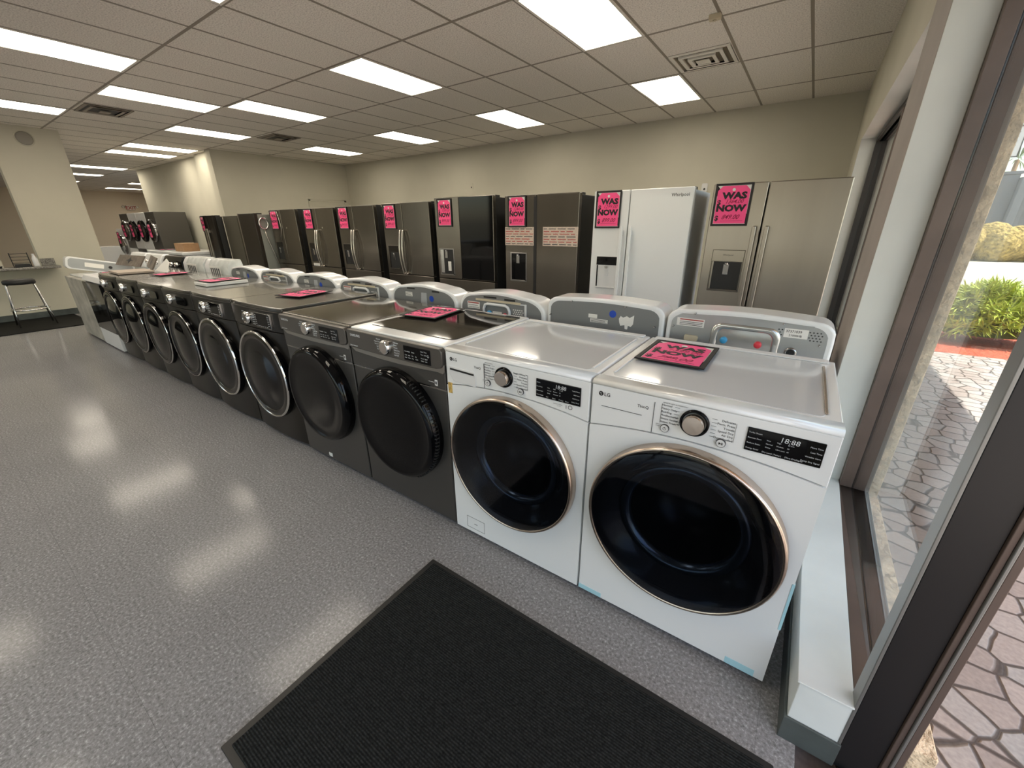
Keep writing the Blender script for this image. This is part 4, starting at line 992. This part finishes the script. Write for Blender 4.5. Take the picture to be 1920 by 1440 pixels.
t = thing('clothes_dryer', 'single white dryer left of the laundry stacks', 'dryer', (-16.9, 2.6, 0)); small_fl(t, 0, .55, WHITE, CHROMED, h=.9); MB().box(-.345, .345, .02, .7, 0, .55, WHITE).build('pedestal', t, bevel=.006)
sign('pink price sign on the single white dryer left of the laundry stacks', '', '', (-16.9, 2.55, 1.2), .22, .34, txt=False)
t = thing('chest_freezer', 'white chest freezer below the cardboard box', 'freezer', (-12.3, 2.2, 0))
MB().box(-1.15, 1.1, .02, .75, .03, .90, WHITE).build('cabinet', t, bevel=.02); MB().box(-1.16, 1.11, 0, .77, .905, .975, WHITE).build('lid', t, bevel=.02)
t = thing('cardboard_box', 'small brown cardboard box on the white chest freezer', 'box', (-11.75, 2.5, .976))
MB().box(-.26, .26, -.15, .15, 0, .17, CARD).build('carton', t, bevel=.003); MB().box(-.03, .03, -.151, .151, .168, .172, BEIGE).build('packing_tape', t)
sign('pink price sign lying on the white chest freezer', '', '', (-12.9, 2.45, .981), .25, .31, True, txt=False)
t = thing('kitchen_range', 'dark kitchen range with small parts on top, left of the laundry stacks', 'range', (-18.6, 2.35, 0))
MB().box(-.38, .38, .02, .66, .02, .91, BLKST).build('body', t, bevel=.006); MB().box(-.39, .39, -.01, .68, .91, .93, GLOSS).build('cooktop', t, bevel=.004)
MB().box(-.35, .35, -.01, .02, .2, .78, GLOSS).build('oven_door', t, bevel=.004); q = MB(); q.tube([(-.3, -.01, .74), (-.3, -.05, .74), (.3, -.05, .74), (.3, -.01, .74)], .012, STEEL2, 8); q.build('door_handle', t)
MB().box(-.38, .38, .62, .68, .93, 1.06, BLKST).build('backguard', t, bevel=.004)
t = thing('clothes_dryer', 'low white machine between the kitchen range and the stacks', 'dryer', (-17.75, 2.1, 0)); small_fl(t, 0, .03, WHITE, CHROMED, h=.93)
t = thing('exit_sign', 'white EXIT sign with emergency lamps on the far wall', 'exit sign', (-26.95, 5.6, 2.36), PI/2)
MB().box(-.17, .17, -.04, 0, -.11, .11, mat('sign_white', (.75, .70, .62), .5)).build('housing', t, bevel=.006)
m = MB(); text(m, 'EXIT', 0, -.07, .19, REDINK, FRONT(-.042), 'c', .02); m.build('lettering', t)
q = MB(); q.lathe([(.05, 0), (.06, .05), (0, .05)], (-.26, -.02, .04), 1, FIXT, 18); q.lathe([(.05, 0), (.06, .05), (0, .05)], (.26, -.02, .04), 1, FIXT, 18); q.build('emergency_lamp', t)

# ------------------------------------------------------------------ counter corner
tag(B1('floor_mat', -11.08, -9.70, -3.2, .24, .0, .012, FLMAT, bevel=.004), 'black floor mat under the bar stool at the counter', 'mat')
t = thing('counter_top', 'speckled stone counter top ending at the white column', 'counter', (-11.1, 0, .846))
MB().box(.002, .34, -4, .28, 0, .035, GRANITE).build('slab', t, bevel=.006)
MB().box(.003, .03, .10, .27, .035, .15, GRANITE).build('splash_block', t, bevel=.003)
t = thing('bar_stool', 'black round bar stool with chrome legs and foot ring', 'stool', (-10.36, -.31, .012))
q = MB(); q.lathe([(0, .645), (.165, .648), (.18, .66), (.18, .70), (.165, .718), (0, .724)], (0, 0, 0), 2, BLACK, 32); q.build('seat', t)
for sx_, sy_ in ((1, 0), (-1, 0)):
    q = MB()
    for off in (-.03, .03):
        q.tube([(off*0+sx_*.05*0+off, -.12, .655), (off*1.2, -.15, .63), (off*3.5+.0, -.18, .3), (off*6.0, -.205, 0)] if sx_ > 0 else [(off, .12, .655), (off*1.2, .15, .63), (off*3.5, .18, .3), (off*6, .205, 0)], .010, CHROME, 8)
    q.build('leg', t)
q = MB(); q.tube([(.215*math.cos(a), .215*math.sin(a), .26) for a in [2*PI*k/30 for k in range(30)]], .010, CHROME, 8, closed=True); q.build('foot_ring', t)
t = thing('wire_rack', 'black wire desk rack standing on the stone counter', 'rack', (-10.95, -.13, .8822))
q = MB()
for z in (0.01, .06, .11, .16, .21): q.tube([(-.05, -.10, z), (-.05, .10, z)], .004, BLACK, 6)
for y in (-.10, .10): q.tube([(-.05, y, 0), (-.05, y, .225)], .006, BLACK, 6)
q.box(-.05, .08, -.10, .10, 0, .008, BLACK); q.build('frame', t); MB().box(-.03, .05, -.09, .08, .01, .05, BLACK).build('tray', t)
t = thing('spray_bottle', 'white plastic bottle beside the wire rack on the counter', 'bottle', (-10.84, .015, .8822))
q = MB(); q.lathe([(0, 0), (.035, 0), (.037, .02), (.035, .13), (.018, .165), (.015, .18), (0, .18)], (0, 0, 0), 2, WHITEB, 20); q.build('body', t); MB().cyl((0, 0, .18), 2, .016, .025, WHITEB, 14).build('cap', t)
q = MB(); q.lathe([(0, 0), (.05, 0), (.06, .03), (0, .03)], (0, 0, 0), 2, BLACK, 20); tag(q.build('ashtray_dish', loc=(-10.92, -.42, .8822)), 'small dark dish at the left edge on the counter', 'dish')
t = thing('wall_speaker', 'round grey speaker high on the white column', 'speaker', (-11.1, .495, 2.86), PI/2)
q = MB(); q.lathe([(.0, -.02), (.085, -.018), (.10, -.008), (.10, 0)], (0, 0, 0), 1, mat('speaker_grey', (.30, .28, .24), .7), 36); q.build('grille', t)
q = MB(); q.lathe([(.115, 0), (.112, -.010), (.10, -.010)], (0, 0, 0), 1, WALL, 36); q.build('rim', t)
# wall outlets above the refrigerators
for x_, z_, lab in ((-1.742, 1.995, 'white outlet on the back wall between the white and nearest stainless refrigerators'), (-6.63, 2.27, 'small outlet hole on the back wall above the black glass refrigerator')):
    t = thing('wall_outlet', lab, 'outlet', (x_, 6.5, z_)); MB().prism(rrect(-.045, .045, -.065, .065, .02), 1, -.008, 0, WHITEB if x_ > -3 else WALL).build('plate', t, bevel=.002)
    MB().cyl((0, -.009, -.02), 1, .016, .003, BLACK, 16).build('socket', t)

# ------------------------------------------------------------------ entrance mat
t = thing('entrance_mat', 'large black ribbed entrance mat with rubber border', 'mat', (-.55, -.675, 0))
MB().prism(rrect(-.785, .60, -.45, .45, .004), 2, .0005, .006, BLACK).build('rubber_border', t, bevel=.002)
MB().box(-.76, .575, -.428, .43, .004, .011, RIB).build('carpet', t, bevel=.002)

# ------------------------------------------------------------------ outside
GZ = -.10
struct(B1('ground', .1, 60, -30, 6.0, GZ-.2, GZ, PAVER))
struct(B1('ground_road', -12, 80, 7.9, 60, GZ-.2, GZ-.01, ASPH))
struct(B1('ground_front', -30, .1, -30, -7.2, GZ-.2, GZ, mat('dark_asphalt', (.16, .16, .16), .9)))
mu = B1('mulch_bed', .4, 40, 6.0, 7.9, GZ-.18, GZ-.001, MULCH); mu['kind'] = 'stuff'; tag(mu, 'red wood mulch bed beyond the pavers', 'mulch')
def bush(cx, cy, R, hh, n, lab):
    t = thing('leafy_bush', lab, 'bush', (cx, cy, GZ+.04)); q = MB()
    for k in range(n):
        a = random.uniform(0, 2*PI); u = random.random(); el = math.acos(1-u*.98); rr = random.uniform(.72, 1.0)
        c = Vector((R*rr*math.sin(el)*math.cos(a), R*.62*rr*math.sin(el)*math.sin(a), .12+hh*rr*math.cos(el)))
        ax = Vector((math.cos(a)*math.sin(el), math.sin(a)*math.sin(el), math.cos(el)*.7+.35)).normalized()
        for j_ in range(8):
            b = random.uniform(0, 2*PI); s = ax.orthogonal().normalized(); s.rotate(Matrix.Rotation(b, 3, ax))
            d_ = (ax*random.uniform(.35, 1)+s*random.uniform(.5, 1)).normalized(); L_ = random.uniform(.15, .24); w_ = d_.cross(ax).normalized()*.010
            p1 = c+d_*L_*.5; p2 = c+d_*L_-Vector((0, 0, .012))
            q.add([c, p1+w_, p2, p1-w_], [(0, 1, 2, 3)], LEAF)
    q.build('foliage', t, fix=False)
    q = MB(); q.lathe([(R*.7*math.sin(a), .02+hh*.8*math.cos(a)) for a in [PI/2*k/6 for k in range(7)]][::-1], (0, 0, .05), 2, LEAFD, 24); o = q.build('inner_growth', t); o.scale = (1, .6, 1)
    return t
bush(2.02, 6.95, .62, .60, 620, 'bright green leafy bush in the mulch bed outside the window')
h = MB()
random.seed(3)
for k in range(60):
    x_ = 3.5+k*.22; r_ = random.uniform(.5, .8); h.lathe([(r_*math.sin(a), r_*1.0*math.cos(a)) for a in [PI*q/7 for q in range(8)]], (x_, 24.5+random.uniform(-.3, .3), .55+random.uniform(-.1, .12)), 2, HEDGE, 10)
h.box(3.2, 17, 24.2, 24.9, GZ, .9, HEDGE)
ho = h.build('dry_grass_hedge'); ho['kind'] = 'stuff'; tag(ho, 'golden dry ornamental grass hedge across the road', 'hedge')
t = thing('grey_building', 'dark grey flat-roofed building beyond the golden hedge', 'building', (5.4, 29, GZ))
MB().box(.85, 1.75, 0, 8, 0, 3.5, BLDG).build('pale_wing', t, bevel=.02); MB().box(1.75, 9, -.4, 8, 0, 3.35, BLDG).build('dark_wing', t, bevel=.02); MB().box(.8, 1.8, -.05, 8, 3.5, 3.62, BLDG).build('roof_edge', t)
t = thing('palm_tree', 'palm tree with spiky fronds above the grey building', 'palm tree', (9.3, 39.5, GZ))
MB().lathe([(.14, 0), (.11, 4.9), (.0, 5.0)], (0, 0, 0), 2, CARD, 14).build('trunk', t)
q = MB()
for k in range(60):
    a = random.uniform(0, 2*PI); e = random.uniform(-.3, 1.3); d_ = Vector((math.cos(a)*math.cos(e), math.sin(a)*math.cos(e), math.sin(e))); L_ = random.uniform(1.0, 1.5)
    w_ = d_.cross(Vector((0, 0, 1))).normalized()*.035; c = Vector((0, 0, 5.0)); p1 = c+d_*L_*.55; p2 = c+d_*L_-Vector((0, 0, .25)); q.add([c, p1+w_, p2, p1-w_], [(0, 1, 2, 3)], PALM)
q.build('fronds', t, fix=False)
t = thing('street_sign', 'white lettered board on a post seen beyond the stucco edge', 'sign', (2.93, 13.4, GZ), math.radians(-12))
MB().box(-.25, .25, -.02, .02, 2.85, 3.45, PAPER).build('board', t, bevel=.004); MB().box(-.02, .02, .02, .05, 0, 2.9, BLACK).build('post', t)
m = MB(); m.box(-.26, .26, -.024, -.020, 3.43, 3.46, INK); m.box(.24, .26, -.024, -.020, 2.85, 3.45, INK); m.box(-.26, .26, -.024, -.020, 2.84, 2.86, INK)
for k in range(4): m.box(.06, .17, -.024, -.020, 3.32-.085*k, 3.335-.085*k, INK)
m.build('lettering', t)
# canopy over the walkway
struct(MB().box(.40, 3.1, -1.6, 6.2, 3.2, 3.4, STUCCO).build('roof_canopy'))

# ------------------------------------------------------------------ camera, world, render settings
cd = bpy.data.cameras.new('camera'); cam = bpy.data.objects.new('camera', cd); COL.objects.link(cam); S.camera = cam
cd.sensor_fit = 'HORIZONTAL'; cd.sensor_width = 36; cd.lens = 755.873/1920*36; cd.clip_start = .01; cd.clip_end = 300
Rm = Matrix(((.8209976, -.20356236, .53340913), (.57085833, .30765556, -.76122849), (-.00914882, .92946782, .36878975)))
cam.matrix_world = Matrix.Translation((-.175921, -1.211914, 1.478445)) @ Rm.to_4x4()

wd = bpy.data.worlds.new('world'); S.world = wd; wd.use_nodes = True; nt = wd.node_tree
bg = nt.nodes['Background']; warm = nt.nodes.new('ShaderNodeVectorMath'); warm.operation = 'MULTIPLY'; warm.inputs[1].default_value = (1.08, 1, .87)
sky = nt.nodes.new('ShaderNodeTexSky'); sky.sky_type = 'NISHITA'; sky.sun_disc = False
sky.sun_elevation = math.radians(62); sky.sun_rotation = math.radians(100); sky.air_density = 1.0; sky.dust_density = 1.5; sky.ozone_density = 1.0
nt.links.new(sky.outputs[0], warm.inputs[0]); nt.links.new(warm.outputs[0], bg.inputs[0]); bg.inputs[1].default_value = .42
sun = bpy.data.lights.new('sun', 'SUN'); sun.energy = 8.5; sun.color = (1, .95, .84); sun.angle = math.radians(.6)
so = bpy.data.objects.new('sun', sun); COL.objects.link(so)
so.rotation_euler = Vector((-.55, -.12, -1)).to_track_quat('-Z', 'Y').to_euler()

S.view_settings.view_transform = 'Standard'; S.view_settings.look = 'None'; S.view_settings.gamma = 1; S.view_settings.use_curve_mapping = False
S.view_settings.exposure = 0.55
S.cycles.use_denoising = True
S.cycles.max_bounces = 10; S.cycles.diffuse_bounces = 5; S.cycles.glossy_bounces = 5; S.cycles.transparent_max_bounces = 12
S.cycles.sample_clamp_indirect = 6; S.cycles.caustics_reflective = False; S.cycles.caustics_refractive = False
